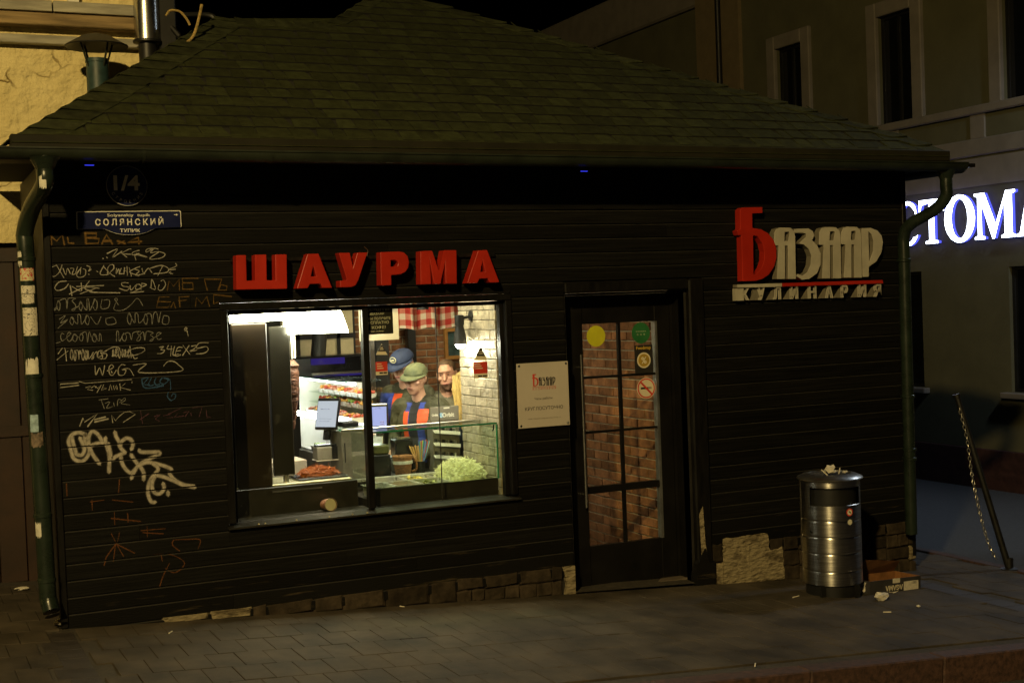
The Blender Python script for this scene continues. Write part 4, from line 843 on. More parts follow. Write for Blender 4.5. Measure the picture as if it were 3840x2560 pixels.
# ------------------------------------------------------------------ litter
paper = mat('paper_scrap', (.66,.62,.52), .85, var=.15, scale=30)
def crumple(nm, c, s, seed, label, cat, flatk=.55):
    r_ = random.Random(seed); bm = bmesh.new(); bmesh.ops.create_icosphere(bm, subdivisions=2, radius=1)
    for v in bm.verts:
        k_ = 1+r_.uniform(-.42,.42); v.co = Vector((v.co.x*s*k_*1.2, v.co.y*s*k_, v.co.z*s*k_*flatk))
    zmin = min(v.co.z for v in bm.verts); me = bpy.data.meshes.new(nm)
    for v in bm.verts: v.co.z -= zmin
    bm.to_mesh(me); bm.free(); me.materials.append(paper); o = bpy.data.objects.new(nm, me); link(o); o.location = c; return tag(o, label, cat)
def butt(c, rz, label, L=.055, tilt_=0, grp=None):
    b = MB().tube([(-L/2,0,.0042),(L/2,0,.0042)], .0042, 8).build('cigarette_butt', mat('cigarette_paper', (.72,.66,.52), .8, var=.1), None, True)
    b.location = c; b.rotation_euler = (0, tilt_, rz); return tag(b, label, 'cigarette butt', grp)
def gp(px, py): p = onG(px, py); return (p[0], p[1], gz(p[0])+.001)
crumple('paper_napkin', gp(3307, 2250), .040, 3, 'crumpled white napkin on the paving in front of the cardboard box', 'napkin', .7)
crumple('paper_scrap', gp(3237, 2222), .030, 9, 'torn white paper scrap leaning at the foot of the litter bin', 'paper', 1.6)
crumple('paper_scrap', gp(3443, 2275), .013, 10, 'tiny white scrap on the paving right of the napkin', 'paper')
crumple('paper_scrap', gp(82, 2212), .035, 12, 'white paper scrap by the brown gate at far left', 'paper', .35)
crumple('paper_scrap', gp(225, 2345), .026, 13, 'pale scrap at the foot of the left corner post', 'paper', .8)
butt(gp(2985, 2238), .3, 'white cigarette butt left of the litter bin foot', .075)
butt(gp(3327, 2296), -.5, 'thin white cigarette butt in front of the napkin'); butt(gp(2832, 2494), .9, 'lone cigarette butt near the kerb edge', .06)
butt(gp(3355, 2222), .2, 'short cigarette butt just below the cardboard box', .035); butt(gp(640, 2372), 1.0, 'cigarette butt on the paving below the graffiti wall', .05)
butt(gp(1508, 2275), 2.1, 'pale cigarette butt against the plinth stones', .04)
tz = bz+.925
crumple('paper_napkin', (bx-.02, by-.04, tz), .036, 21, 'crumpled white napkin on top of the litter bin', 'napkin', .9)
crumple('paper_scrap', (bx+.10, by-.06, tz-.006), .016, 22, 'small white scrap at the right of the bin lid', 'paper')
butt((bx-.09, by-.05, tz+.012), 2.2, 'cigarette butt standing at the left of the bin lid napkin', .06, -.7); butt((bx+.055, by-.05, tz+.012), .7, 'cigarette butt stuck up right of the bin lid napkin', .06, -.7)
# ------------------------------------------------------------------ cardboard box behind the bin
q0, q1 = onG(3262, 2228), onG(3452, 2205); bw = math.hypot(q1[0]-q0[0], q1[1]-q0[1]); ang = math.atan2(q1[1]-q0[1], q1[0]-q0[0])
BX = thing('cardboard_box', (q0[0], q0[1], gz((q0[0]+q1[0])/2)-.002), 'open flat cardboard box with white label lying between bin and wall corner', 'box')
dk_ = mat('box_dark_print', (.035,.033,.034), .7, var=.3, scale=10); cb = mat('cardboard_brown', (.22,.095,.03), .85, var=.25, scale=14)
hB, dB = .118, .26
def bpart(mb, nm, mats): return lpart(mb, nm, mats, BX)
bpart(MB().box(0, bw, 0, .006, 0, hB), 'front_panel', dk_); bpart(MB().box(0, bw, dB-.006, dB, 0, hB), 'back_panel', cb); bpart(MB().box(0, .006, .0065, dB-.0065, 0, hB), 'side_panel', dk_); bpart(MB().box(bw-.006, bw, .0065, dB-.0065, 0, hB), 'side_panel', cb); bpart(MB().box(.0065, bw-.0065, .0065, dB-.0065, 0, .006), 'bottom', cb)
bpart(MB().add([(.02,dB,hB),(bw-.02,dB,hB),(bw-.06,dB-.10,hB+.10),(.10,dB-.12,hB+.14),(.02,dB+.004,hB),(bw-.02,dB+.004,hB),(bw-.06,dB-.096,hB+.10),(.10,dB-.116,hB+.14)], [(0,1,2,3),(4,7,6,5),(3,2,6,7),(0,3,7,4),(1,5,6,2)]), 'flap', cb)
bpart(MB().box(bw*.66, bw*.95, -.002, -.0005, .018, hB-.03), 'paper_label', paper); bpart(MB().box(bw*.44, bw*.58, -.002, -.0005, hB*.72, hB*1.02), 'paper_label', paper)
mb = MB(); text_on(mb, 'АGАМА', bw*.47, hB*.42, -.0015, width=bw*.34, bold=.03); 
mb.v = [(x, y, hB*.42-(z-hB*.42)) for x, y, z in mb.v]; mb.v = [(2*bw*.47-x, y, z) for x, y, z in mb.v]
pa = [(bw*(.36+.20*i/8), hB*.20-.018*math.sin(math.pi*i/8)) for i in range(9)]; mb.prism(pa+[(x, z+.012*math.sin(math.pi*i/8)+.001) for i, (x, z) in reversed(list(enumerate(pa)))], None, -.0017, -.0006)
bpart(mb, 'print', mpale)
mb = MB(); text_on(mb, '1080', bw*.86, hB*.62, -.0026, width=bw*.09); bpart(mb, 'label_print', M['ink'])
BX.rotation_euler = (0, tilt*.9, ang)
# ------------------------------------------------------------------ leaning barrier pole with hanging chain
b0 = onG(3785, 2135)
top = onY(3590, 1490, b0[1]+.25)
PO = thing('barrier_pole', (b0[0], b0[1], gz(b0[0])), 'black pole leaning over the side street with a steel chain hanging from it', 'barrier pole')
MB().tube([(b0[0], b0[1], gz(b0[0])), tuple(top)], [.030,.026], 12).build('pole', M['black'], PO, True)
MB().lathe([(.0,0),(.075,0),(.075,.012),(.035,.02),(.034,.10)], (b0[0], b0[1], gz(b0[0])), 18).build('foot_plate', M['black'], PO, True)
MB().tube([tuple(top), tuple(np.array(top)+(np.array(top)-np.array(b0))*.02)], .034, 12).build('end_cap', M['black'], PO, True)
cpts = [tuple(onY(3592, 1510, top[1])), tuple(onY(3625, 1640, b0[1]+.15)), tuple(onY(3645, 1780, b0[1]+.1)), tuple(onY(3672, 1910, b0[1]+.05)), tuple(onY(3705, 2030, b0[1])), tuple(onY(3740, 2105, b0[1]))]
cp = smooth_path(cpts, 10); chm = mat('chain_steel', (.5,.48,.42), .35, metal=.9, var=.3, scale=40)
L_ = [0]; 
for i in range(1, len(cp)): L_.append(L_[-1]+np.linalg.norm(cp[i]-cp[i-1]))
nl = int(L_[-1]/.034); lmesh = MB()
ringp = [(.011*math.cos(2*math.pi*j/10), 0, .021*math.sin(2*math.pi*j/10)) for j in range(11)]; lmesh.tube(ringp, .0042, 6, caps=False); lme = lmesh.mesh('link'); lme.materials.append(chm)
for i in range(nl):
    d = (i+.5)*.034; p = np.array([np.interp(d, L_, [q[a] for q in cp]) for a in range(3)]); p2 = np.array([np.interp(d+.01, L_, [q[a] for q in cp]) for a in range(3)])
    t_ = Vector(p2-p).normalized(); o = inst('chain_link', lme, PO, p); o.rotation_mode = 'QUATERNION'; o.rotation_quaternion = t_.to_track_quat('Z', 'Y') @ Matrix.Rotation(R(90*(i % 2)+35), 4, 'Z').to_quaternion()

# ------------------------------------------------------------------ yellow house at the left
YW = 1.72
YH = thing('yellow_house', (-2, YW, .1), 'ochre yellow plastered house with board cornices rising behind the kiosk at left', 'house')
mb = MB(); mb.box(-6, -2.6, YW, YW+.5, -.3, 2.555); mb.box(-6, 1.10, YW, YW+.5, 2.556, 4.36); mb.box(-6, 1.10, YW+.02, YW+6, 4.361, 7.0)
# cracked yellow plaster
ym = M['yellow']; n, l = ym.node_tree.nodes, ym.node_tree.links; b = n['Principled BSDF']
tc = n.new('ShaderNodeTexCoord'); nz = n.new('ShaderNodeTexNoise'); nz.inputs['Scale'].default_value = 2.2; nz.inputs['Detail'].default_value = 5; l.new(tc.outputs['Object'], nz.inputs['Vector'])
mpv = n.new('ShaderNodeMixRGB'); mpv.inputs[0].default_value = .28; l.new(tc.outputs['Object'], mpv.inputs[1]); l.new(nz.outputs['Color'], mpv.inputs[2])
vo = n.new('ShaderNodeTexVoronoi'); vo.feature = 'DISTANCE_TO_EDGE'; vo.inputs['Scale'].default_value = 2.6; l.new(mpv.outputs[0], vo.inputs['Vector'])
rr = n.new('ShaderNodeValToRGB'); rr.color_ramp.elements[0].position = .004; rr.color_ramp.elements[1].position = .016; rr.color_ramp.elements[0].color = (.25,.2,.12,1); rr.color_ramp.elements[1].color = (1,1,1,1); l.new(vo.outputs['Distance'], rr.inputs[0])
n3 = n.new('ShaderNodeTexNoise'); n3.inputs['Scale'].default_value = 1.4; l.new(tc.outputs['Object'], n3.inputs['Vector']); gt3 = n.new('ShaderNodeMapRange'); gt3.inputs[1].default_value = .5; gt3.inputs[2].default_value = .58; l.new(n3.outputs['Fac'], gt3.inputs[0])
mu = n.new('ShaderNodeMixRGB'); mu.blend_type = 'MULTIPLY'; src = b.inputs['Base Color'].links[0].from_socket; l.new(gt3.outputs[0], mu.inputs[0]); l.new(src, mu.inputs[1]); l.new(rr.outputs[0], mu.inputs[2]); l.new(mu.outputs[0], b.inputs['Base Color'])
mb.build('wall', ym, YH)
MB().box(-6, 1.13, YW-.09, YW-.001, 4.035, 4.10, ch=.006).build('ledge', M['greyboard'], YH)
MB().box(-6, 1.16, YW-.13, YW-.001, 4.165, 4.262, ch=.008).build('beam', M['brownbeam'], YH)
for i in range(8): MB().box(-6+i*.9, -5.11+i*.9 if i < 7 else 1.18, YW-.16, YW-.001, 4.264, 4.345, ch=.004).build('fascia_board', M['greyboard'], YH)
MB().box(.42, .50, YW-.05, YW+.01, 4.37, 4.6).build('trim_block', M['enamelwhite'], YH)
GT = thing('gate', (-1.3, YW, .1), 'dark brown metal gate in the yellow house left of the downpipe', 'gate')
for i in range(14):
    x = -2.59+i*.196; MB().box(x, x+.19, YW+.10, YW+.13, -.02+gz(x), 2.50, ch=.004).build('plank', M['gate'], GT)
MB().box(-2.6, .1, YW+.08, YW+.098, 2.42, 2.54).box(-2.6, .1, YW+.08, YW+.098, 1.1, 1.18).build('rail', M['gate'], GT)
# ------------------------------------------------------------------ vent cowl, flue and rope on the roof
vy = 1.30; vc = onY(365, 255, vy); vt = onY(365, 222, vy)[2]; cb_ = onY(360, 178, vy)[2]; ct = onY(400, 128, vy)[2]; hv = vc[0]
VC = thing('vent_cowl', (hv, vy, 3.6), 'teal vent pipe with a wide dark conical rain cap on the left hip', 'vent')
MB().lathe([(.080,3.6),(.080,vt-.03),(.086,vt-.028),(.086,vt-.015),(.080,vt-.013),(.080,vt),(.07,vt),(.07,3.7)], (hv, vy, 0), 24).build('pipe', M['teal'], VC, True)
MB().lathe([(.225,cb_),(.228,cb_+.008),(.10,ct-.02),(.02,ct),(.0,ct),(.0,ct-.02),(.22,cb_)], (hv, vy, 0), 28).build('rain_cap', M['black'], VC, True)
for i in range(4):
    a = .5+i*math.pi/2; MB().tube([(hv+.076*math.cos(a), vy+.076*math.sin(a), vt-.06), (hv+.14*math.cos(a), vy+.14*math.sin(a), cb_+.03)], .008, 6).build('strut', M['gutter'], VC)
fy = 1.50; fb = onY(552, 152, fy); FL = thing('flue_pipe', (fb[0], fy, fb[2]-.2), 'shiny zinc flue pipe rising beside the yellow house', 'flue')
fr_ = (595-510)/2/FPX*11.2
MB().lathe([(fr_,fb[2]),(fr_,fb[2]+1.6),(fr_*1.04,fb[2]+1.61),(fr_*1.04,fb[2]+1.66),(fr_,fb[2]+1.67),(fr_,6.5)], (fb[0], fy, 0), 28).build('pipe', M['zinc'], FL, True)
MB().lathe([(fr_*.7,fb[2]-.35),(fr_*.7,fb[2]-.03),(fr_*1.12,fb[2]-.02),(fr_*1.12,fb[2]-.002),(fr_*.5,fb[2]-.001)], (fb[0], fy, 0), 28).build('collar', M['black'], FL, True)
ex = onY(640, 90, fy+.1); EC = thing('extractor_box', (ex[0], fy+.1, 4.0), 'black extractor duct box right of the zinc flue', 'duct')
MB().box(ex[0]-.11, ex[0]+.02, fy-.02, fy+.3, 3.95, 4.75, ch=.01).build('body', M['black'], EC); MB().tube(smooth_path([(ex[0]-.02,fy,4.18),(ex[0]+.12,fy-.1,4.02),(ex[0]+.34,fy,4.12),(ex[0]+.33,fy+.1,4.3),(ex[0]+.1,fy+.1,4.3)], 6), .022, 8).build('hose', M['black'], EC, True)
rope = mat('frayed_rope', (.42,.30,.10), .95, var=.4, scale=60, bump=.8, bscale=300)
RY = 1.12
rp_ = [tuple(onY(px, py, RY)) for px, py in ((648,168),(690,165),(722,140),(738,100),(748,60),(757,18))]
RO = thing('rope', rp_[0], 'frayed tan rope end curling up from the top of the left hip', 'rope')
MB().tube(smooth_path(rp_, 8), .011, 8).build('strand', rope, RO, True); MB().tube(smooth_path([tuple(onY(px, py, RY)) for px, py in ((690,166),(672,186),(700,184),(735,200))], 6), .009, 7).build('strand', rope, RO, True)
MB().tube(smooth_path([tuple(onY(px, py, RY)) for px, py in ((622,60),(640,40),(675,45),(700,72),(712,95))], 6), .009, 7).build('strand', rope, RO, True)

# ------------------------------------------------------------------ far house across the side street
FX = 14.0
def B(px, py, X=FX): p = onX(px, py, X); return float(p[1]), float(p[2])
FH = thing('street_house', (FX, 8, gz(FX)), 'ochre house with white window surrounds across the side street', 'house')
y_near, y_far = -1.5, B(2628, 300)[0]
z_pl = B(3840, 1697)[1]; zg = gz(FX)-.2
def openings(mb, y0, y1, z0, z1, ops, x0, x1):
    ops = sorted(ops); y = y0
    for (a, b, c, d) in ops:
        mb.box(x0, x1, y, a, z0, z1); mb.box(x0, x1, a, b, z0, c); mb.box(x0, x1, a, b, d, z1); y = b
    mb.box(x0, x1, y, y1, z0, z1)
ya, zwt = B(3782, 1000); _, zwb = B(3795, 1470); yb1, _ = B(3455, 1025)
g_ops = [(ya-1.1, ya, zwb, zwt), (yb1, yb1+1.1, zwb, zwt), (yb1+2.6, yb1+3.7, zwb, zwt), (ya-3.7+.0, ya-2.6, zwb, zwt)]
z_b1 = B(3553, 579)[1]; z_b2 = B(3330, 489)[1]
u2 = [B(2912, 180)[0], B(3010, 160)[0]]; u3 = [B(3292, 70)[0], B(3420, 30)[0]]; zu0 = B(3430, 465)[1]; zu1 = B(3290, 70)[1]; u4 = [B(3762, 200)[0]-.85, B(3762, 200)[0]]
wd_ = u3[0]-u3[1]
u_ops = [(u2[1]+.0, u2[0], zu0, zu1), (u3[1], u3[0], zu0, zu1), (u4[0], u4[1], zu0, zu1)]
mb = MB(); openings(mb, y_near, y_far, z_pl, z_b1, g_ops, FX, FX+.5); openings(mb, y_near, y_far, z_b1+.001, 9.2, u_ops, FX, FX+.5); mb.build('wall', M['farwall'], FH)
MB().box(FX-.06, FX+.5, y_near, y_far, zg, z_pl-.001, ch=.01).build('plinth', M['farplinth'], FH)
MB().box(FX-.05, FX-.001, y_near, y_far, z_b1-.10, z_b1+.16, ch=.02).build('belt_course', M['fartrim'], FH); MB().box(FX-.09, FX-.001, y_near, y_far, z_b2-.03, z_b2+.10, ch=.02).build('belt_course', M['fartrim'], FH)
MB().box(FX-.02, FX-.001, y_near, y_far, z_b1-.55, z_b1-.13).build('belt_course', M['fartrim'], FH)
MB().box(FX-.25, FX-.001, y_near, y_far, 8.2, 8.6, ch=.05).build('cornice', M['fartrim'], FH)
for yq in (B(3400,570)[0]+.3, B(3680,480)[0]+.05, B(3680,480)[0]-2.0, B(3400,570)[0]+2.2): MB().box(FX-.035, FX-.0015, yq-.14, yq+.14, z_b1+.162, z_b2-.032).build('pier', M['fartrim'], FH)
def window(a, b, c, d, surround, sill):
    wn = MB().box(FX+.06, FX+.10, a, a+.05, c, d).box(FX+.06, FX+.10, b-.05, b, c, d).box(FX+.06, FX+.10, a+.05, b-.05, d-.05, d).box(FX+.06, FX+.10, a+.05, b-.05, c, c+.05).box(FX+.06, FX+.10, (a+b)/2-.02, (a+b)/2+.02, c+.05, d-.05).build('window', M['black'], FH)
    MB().box(FX+.085, FX+.09, a+.05, b-.05, c+.05, d-.05).build('pane', M['glassdark'], wn)
    if surround:
        s_ = .24; mb = MB(); mb.box(FX-.07, FX+.12, a-s_, a-.001, c-.02, d+s_, ch=.015).box(FX-.07, FX+.12, b+.001, b+s_, c-.02, d+s_, ch=.015).box(FX-.07, FX+.12, a, b, d+.001, d+s_, ch=.015); mb.build('frame', M['fartrim'], wn)
    if sill: MB().box(FX-.12, FX+.08, a-.12, b+.12, c-.09, c-.005, ch=.01).build('sill', M['fartrim'], wn)
for q in g_ops: window(*q, False, True)
for q in u_ops: window(*q, True, False)
yp0, yp1 = B(2790, 350)[0], y_far
MB().box(FX-.08, FX-.001, yp0, yp1, z_b2+.11, 8.19).build('pilaster', mat('far_pilaster', (.17,.13,.07), .9, var=.1), FH)
ypp = B(2725, 300)[0]; MB().tube([(FX-.16, ypp, 1), (FX-.16, ypp, 8.2)], .055, 10).build('downpipe', M['black'], FH, True)
zc1 = B(2023, 125)[1]
RW = thing('rear_house', (FX+.5, y_far+4, gz(FX)), 'dim lower house wall with pale cornice beyond the ochre house', 'house')
def B2(px, py): return B(px, py, FX+.35)
MB().box(FX+.35, FX+.9, y_far+.01, y_far+14, zg, B2(2219,188)[1]).build('wall', M['farwall'], RW)
MB().box(FX+.22, FX+.9, y_far+.01, y_far+14, B2(2219,188)[1]+.001, B2(2023,125)[1], ch=.04).build('cornice', M['fartrim'], RW)
# ---------------- backlit dental sign
DS = thing('illuminated_sign', (FX-.1, B(3610, 905)[0], B(3610,905)[1]), 'glowing blue-white serif letters СТОМА on the ochre house', 'sign')
face = emit_mat('letter_face', (.78,.85,1.0), 11.0); halo = emit_mat('letter_side', (.10,.12,1.0), 1.3)
zb0 = B(3610, 905)[1]; Hc = B(3620, 735)[1]-zb0
def ser(poly, holes, y_left, wdt):
    mb = MB(); f = lambda u, v, d: (d, y_left-u*wdt, zb0+v*Hc)
    mb.prism(poly, holes, FX-.12, FX-.115, 0, frame=f); n0 = len(mb.f)
    mb.prism([(u, v) for u, v in poly], holes, FX-.1145, FX-.055, 1, frame=f)
    return mb.build('letter', [face, halo], DS)
def ellp(cx, cy, rx, ry, n=28, a0=0, a1=360): return [(cx+rx*math.cos(R(a0+(a1-a0)*i/n)), cy+ry*math.sin(R(a0+(a1-a0)*i/n))) for i in range(n+(0 if a1-a0 == 360 else 1))]
C_ = ellp(.5,.5,.48,.52,22,48,318)+[(.90,.22),(.84,.19)]+ellp(.52,.5,.32,.44,20,312,52)[0:]+[(.80,.78),(.84,.66),(.90,.66)]
T_ = [(.02,1),(.98,1),(1,.72),(.95,.72),(.90,.88),(.60,.93),(.60,.08),(.74,.05),(.74,0),(.26,0),(.26,.05),(.40,.08),(.40,.93),(.10,.88),(.05,.72),(0,.72)]
M_ = [(0,1),(.25,1),(.52,.30),(.78,1),(1,1),(1,.95),(.92,.92),(.92,.08),(1,.05),(1,0),(.66,0),(.66,.05),(.74,.08),(.74,.80),(.48,.0),(.44,0),(.17,.80),(.17,.08),(.25,.05),(.25,0),(0,0),(0,.05),(.08,.08),(.08,.92),(0,.95)]
A_ = [(.44,1),(.56,1),(.90,.07),(1,.05),(1,0),(.62,0),(.62,.05),(.70,.07),(.63,.30),(.32,.30),(.24,.07),(.34,.05),(.34,0),(0,0),(0,.05),(.10,.07)]
yy = lambda zx, zy: B(3000+zx/2.613, 400+zy/2.613, FX-.1)[0]
for poly, holes, x0, x1, zy in ((C_, [], 940, 1185, 1160), (T_, [], 1175, 1425, 1145), (ellp(.5,.5,.5,.53), [ellp(.5,.5,.27,.44)], 1425, 1722, 1115), (M_, [], 1720, 2120, 1085), (A_, [[(.47,.82),(.35,.37),(.60,.37)]], 2135, 2400, 1075)):
    a, b = yy(x0, zy), yy(x1, zy); ser(poly, holes, a, a-b)
# ------------------------------------------------------------------ inside the kiosk
FZ = -.27; CZ = 2.5
MB().box(1.2, 6.86, .112, 4.219, FZ-.05, FZ).build('interior_floor', M['intfloor'], K)
MB().box(.1, 6.86, .112, 4.219, CZ, CZ+.05).build('interior_ceiling', M['intwall'], K)
def brick_wall(nm, axis, pos, u0, u1, z0, z1, L, H, gap, mb_, mm_, face, thick=.03, skip=None):
    # wall core plus bricks proud of it; axis 'x': plane X=pos, u runs along Y; axis 'y': plane Y=pos, u runs along X
    core = MB()
    if axis == 'x': core.box(pos, pos+thick*face*-1 if face < 0 else pos-thick, u0, u1, z0, z1)
    else: core.box(u0, u1, pos, pos+thick, z0, z1)
    wo = core.build(nm, mm_, K); b_ = {}
    def bmesh_(w_):
        k_ = round(w_, 3)
        if k_ not in b_:
            q = MB()
            if axis == 'x': q.box(-.010, .004, -w_/2, w_/2, -(H-gap)/2, (H-gap)/2, ch=.003)
            else: q.box(-w_/2, w_/2, -.010, .004, -(H-gap)/2, (H-gap)/2, ch=.003)
            me = q.mesh('brick'); me.materials.append(mb_); b_[k_] = me
        return b_[k_]
    r = 0; z = z0+H/2
    while z+H/2 <= z1+.001:
        u = u0-(L/2 if r % 2 else 0)
        while u < u1-.02:
            a, b = max(u, u0), min(u+L, u1)
            if b-a > .04:
                w_ = b-a-gap; c = (a+b)/2; dd = rng.uniform(-.002, .002)
                p = (pos+dd, c, z) if axis == 'x' else (c, pos+dd, z)
                if not (skip and skip(c, z)): inst('brick', bmesh_(w_), wo, p, (rng.uniform(-.006,.006),)*3)
            u += L
        z += H; r += 1
    return wo
brick_wall('white_brick_wall', 'x', 3.17, .112, .83, .30, 2.03, .215, .0735, .006, M['whitebrick'], M['whitemortar'], -1, thick=.12)
brick_wall('vestibule_brick_wall', 'x', 4.752, .28, 2.05, -.265, 1.93, .262, .0815, .012, M['brick'], M['brickmortar'], -1, thick=.10)
MB().box(4.762, 4.85, .28, 4.2, FZ, CZ-.01).build('vestibule_wall_core', M['brickmortar'], K)
brick_wall('back_brick_wall', 'y', 4.19, 3.40, 4.72, 1.0, 2.1, .262, .0735, .014, M['brick'], M['brickmortar'], -1, thick=.02)
MB().box(1.2, 3.399, 4.15, 4.215, FZ, CZ-.01).build('back_dark_wall', M['intdark'], K)
bwin = MB().box(2.62, 3.36, 4.10, 4.149, 1.50, 2.25).build('back_window', mat('lit_blind', (.52,.44,.26), .8, var=.3, scale=3, emit=(.9,.7,.35), estr=.10), K)
for x in (2.78, 3.0, 3.2): MB().box(x-.018, x+.018, 4.08, 4.099, 1.5, 2.25).build('bar', M['black'], bwin)
MB().box(2.6, 3.38, 4.08, 4.099, 1.68, 1.73).build('bar', M['black'], bwin)
cxp = onY(1541, 1300, 4.0)[0]; MB().box(cxp-.045, cxp+.045, 3.96, 4.05, FZ, CZ-.01, ch=.006).build('column', M['black'], K)
cx2 = onY(1440, 1400, 2.6)[0]; MB().box(cx2-.07, cx2+.06, 2.6, 2.72, FZ, CZ-.01, ch=.006).build('column', M['intdark'], K)
cx3 = onY(1397, 1400, 2.58)[0]; MB().box(cx3-.02, cx3+.022, 2.56, 2.60, FZ, CZ-.01).build('column', M['steel'], K)
pf0, pf1 = onY(1664, 1232, 4.15), onY(1712, 1345, 4.15); PFm = thing('picture_frame', (pf0[0], 4.15, pf1[2]), 'orange wooden picture frame on the back brick wall', 'picture frame')
wood = mat('frame_wood', (.42,.20,.05), .5, var=.25, scale=8); t_ = .035
MB().box(pf0[0], pf0[0]+t_, 4.13, 4.17, pf1[2], pf0[2]).box(pf0[0]+t_, pf1[0]+.1, 4.13, 4.17, pf0[2]-t_, pf0[2]).box(pf0[0]+t_, pf1[0]+.1, 4.13, 4.17, pf1[2], pf1[2]+t_).build('frame', wood, PFm); MB().box(pf0[0]+t_, pf1[0]+.1, 4.15, 4.16, pf1[2]+t_, pf0[2]-t_).build('picture', mat('picture_teal', (.05,.09,.09), .4, var=.6, scale=12), PFm)
# extractor hood box over the case and its violet reflections, painted as glowing strips
hd0, hd1 = onY(1165, 1345, 3.2), onY(1340, 1405, 3.2)
HB = thing('extractor_hood', (hd0[0], 3.2, hd1[2]), 'long dark extractor hood with glowing violet reflection strips behind the counter', 'hood')
MB().box(hd0[0]-.2, hd1[0]+.15, 3.2, 3.6, hd1[2]-.06, hd0[2]+.02, ch=.02).build('body', M['blackgloss'], HB)
vm = emit_mat('violet_reflection', (.10,.06,.55), .30)
MB().box(hd0[0], hd1[0]-.12, 3.192, 3.1985, hd0[2]-.06, hd0[2]).build('reflection_strip', vm, HB); MB().box(hd0[0]+.02, hd1[0]+.10, 3.192, 3.1985, hd1[2]-.0, hd1[2]+.018).build('reflection_strip', vm, HB)
MB().box(hd0[0], hd1[0]+.1, 3.17, 3.1915, hd1[2]+.02, hd1[2]+.04).build('trim', M['steel'], HB)
MB().tube([(hd0[0]+.1, 3.3, hd0[2]), (hd0[0]+.25, 3.4, 2.49)], .07, 10).build('duct', M['intdark'], HB, True)
# ---------------- lamps
warm = (1.0,.88,.60)
tube_m = emit_mat('grill_tube', (1.0,.95,.74), 75.0); hood_m = emit_mat('grill_diffuser', (1.0,.95,.76), 55.0)
GLp = thing('grill_lamp', (1.65, .32, 1.9), 'glowing white tube and diffuser hood over the kebab grill', 'lamp')
tL, tR = onY(852, 1197, .28), onY(1082, 1190, .28)
MB().tube([(tL[0], .28, tL[2]), (tR[0], .28, tL[2]+.004)], .026, 12).build('tube', tube_m, GLp, True)
h0, h1 = onY(1078, 1172, .34), onY(1300, 1246, .34); hx0, hx1, hz0, hz1 = h0[0], h1[0], h1[2], h0[2]+.02
prof = [(hx0,hz0+.006),(hx1,hz0),(hx1-.006,hz0+.03),(hx1-.02,hz0+.075),(hx1-.045,hz1-.03),(hx1-.06,hz1),(hx0,hz1)]
MB().prism(prof, None, .30, .46).build('diffuser', hood_m, GLp)
def ceil_lamp(nm, x, y, z, r, s_, label, c=warm):
    t = thing(nm, (x, y, z), label, 'lamp')
    MB().lathe([(r*1.1,.0),(r*1.1,.05),(r*.6,.07),(0,.07)], (x, y, z), 20).build('housing', M['black'], t, True)
    MB().lathe([(0,.004),(r,.004)], (x, y, z), 20).build('diffuser', emit_mat(nm+'_glow', c, s_), t)
    MB().tube([(x,y,z+.07),(x,y,CZ-.001)], .006, 6).build('rod', M['black'], t)
pA = onY(1413, 1166, 1.25); pB = onY(1585, 1161, 1.45)
ceil_lamp('pendant_lamp', pA[0], 1.25, pA[2], .045, 60, 'small black pendant lamp beside the chalk poster')
ceil_lamp('pendant_lamp', pB[0], 1.45, pB[2], .045, 60, 'small black pendant lamp before the checked curtain')
ceil_lamp('added_fill_lamp', 2.5, 1.3, 2.40, .16, 120, 'added unseen fill lamp above the display case'); ceil_lamp('added_fill_lamp', 2.75, .36, 2.40, .12, 150, 'added unseen fill lamp above the salad bar'); ceil_lamp('added_fill_lamp', 4.2, .8, 2.42, .10, 26, 'added unseen fill lamp inside the entrance', (1,.76,.38)); ceil_lamp('added_fill_lamp', 3.9, 3.2, 2.42, .14, 90, 'added unseen fill lamp near the back brick wall', (1,.85,.6))  # unseen lamps added to brighten the counter, faces and vestibule bricks
# wall lamp on the white bricks
wlp = onX(1726, 1290, 3.06); lx, ly, lz = 3.06, float(wlp[1]), float(wlp[2]); 
WL = thing('wall_lamp', (lx, ly, lz), 'black bell-shaped wall lamp glaring on the white brick pier', 'lamp')
hl = float(onX(1726, 1180, 3.06)[2])-lz
MB().lathe([(.052,.0),(.050,.02),(.044,hl*.35),(.030,hl*.62),(.036,hl*.68),(.036,hl*.98),(.02,hl),(0,hl)], (lx, ly, lz), 24).lathe([(.050,.001),(.042,hl*.35),(.0,hl*.45)], (lx, ly, lz), 24).build('shade', M['black'], WL, True)
MB().tube([(lx, ly, lz+hl*.85), (3.165, ly, lz+hl*.95)], .012, 8).tube([(3.150, ly, lz+hl*.95), (3.168, ly, lz+hl*.95)], .04, 14).build('bracket', M['black'], WL, True)
MB().ell((lx, ly, lz-.004), (.038,.038,.032), 16).build('bulb', emit_mat('bulb_glow', (1.0,.95,.80), 520), WL, True)
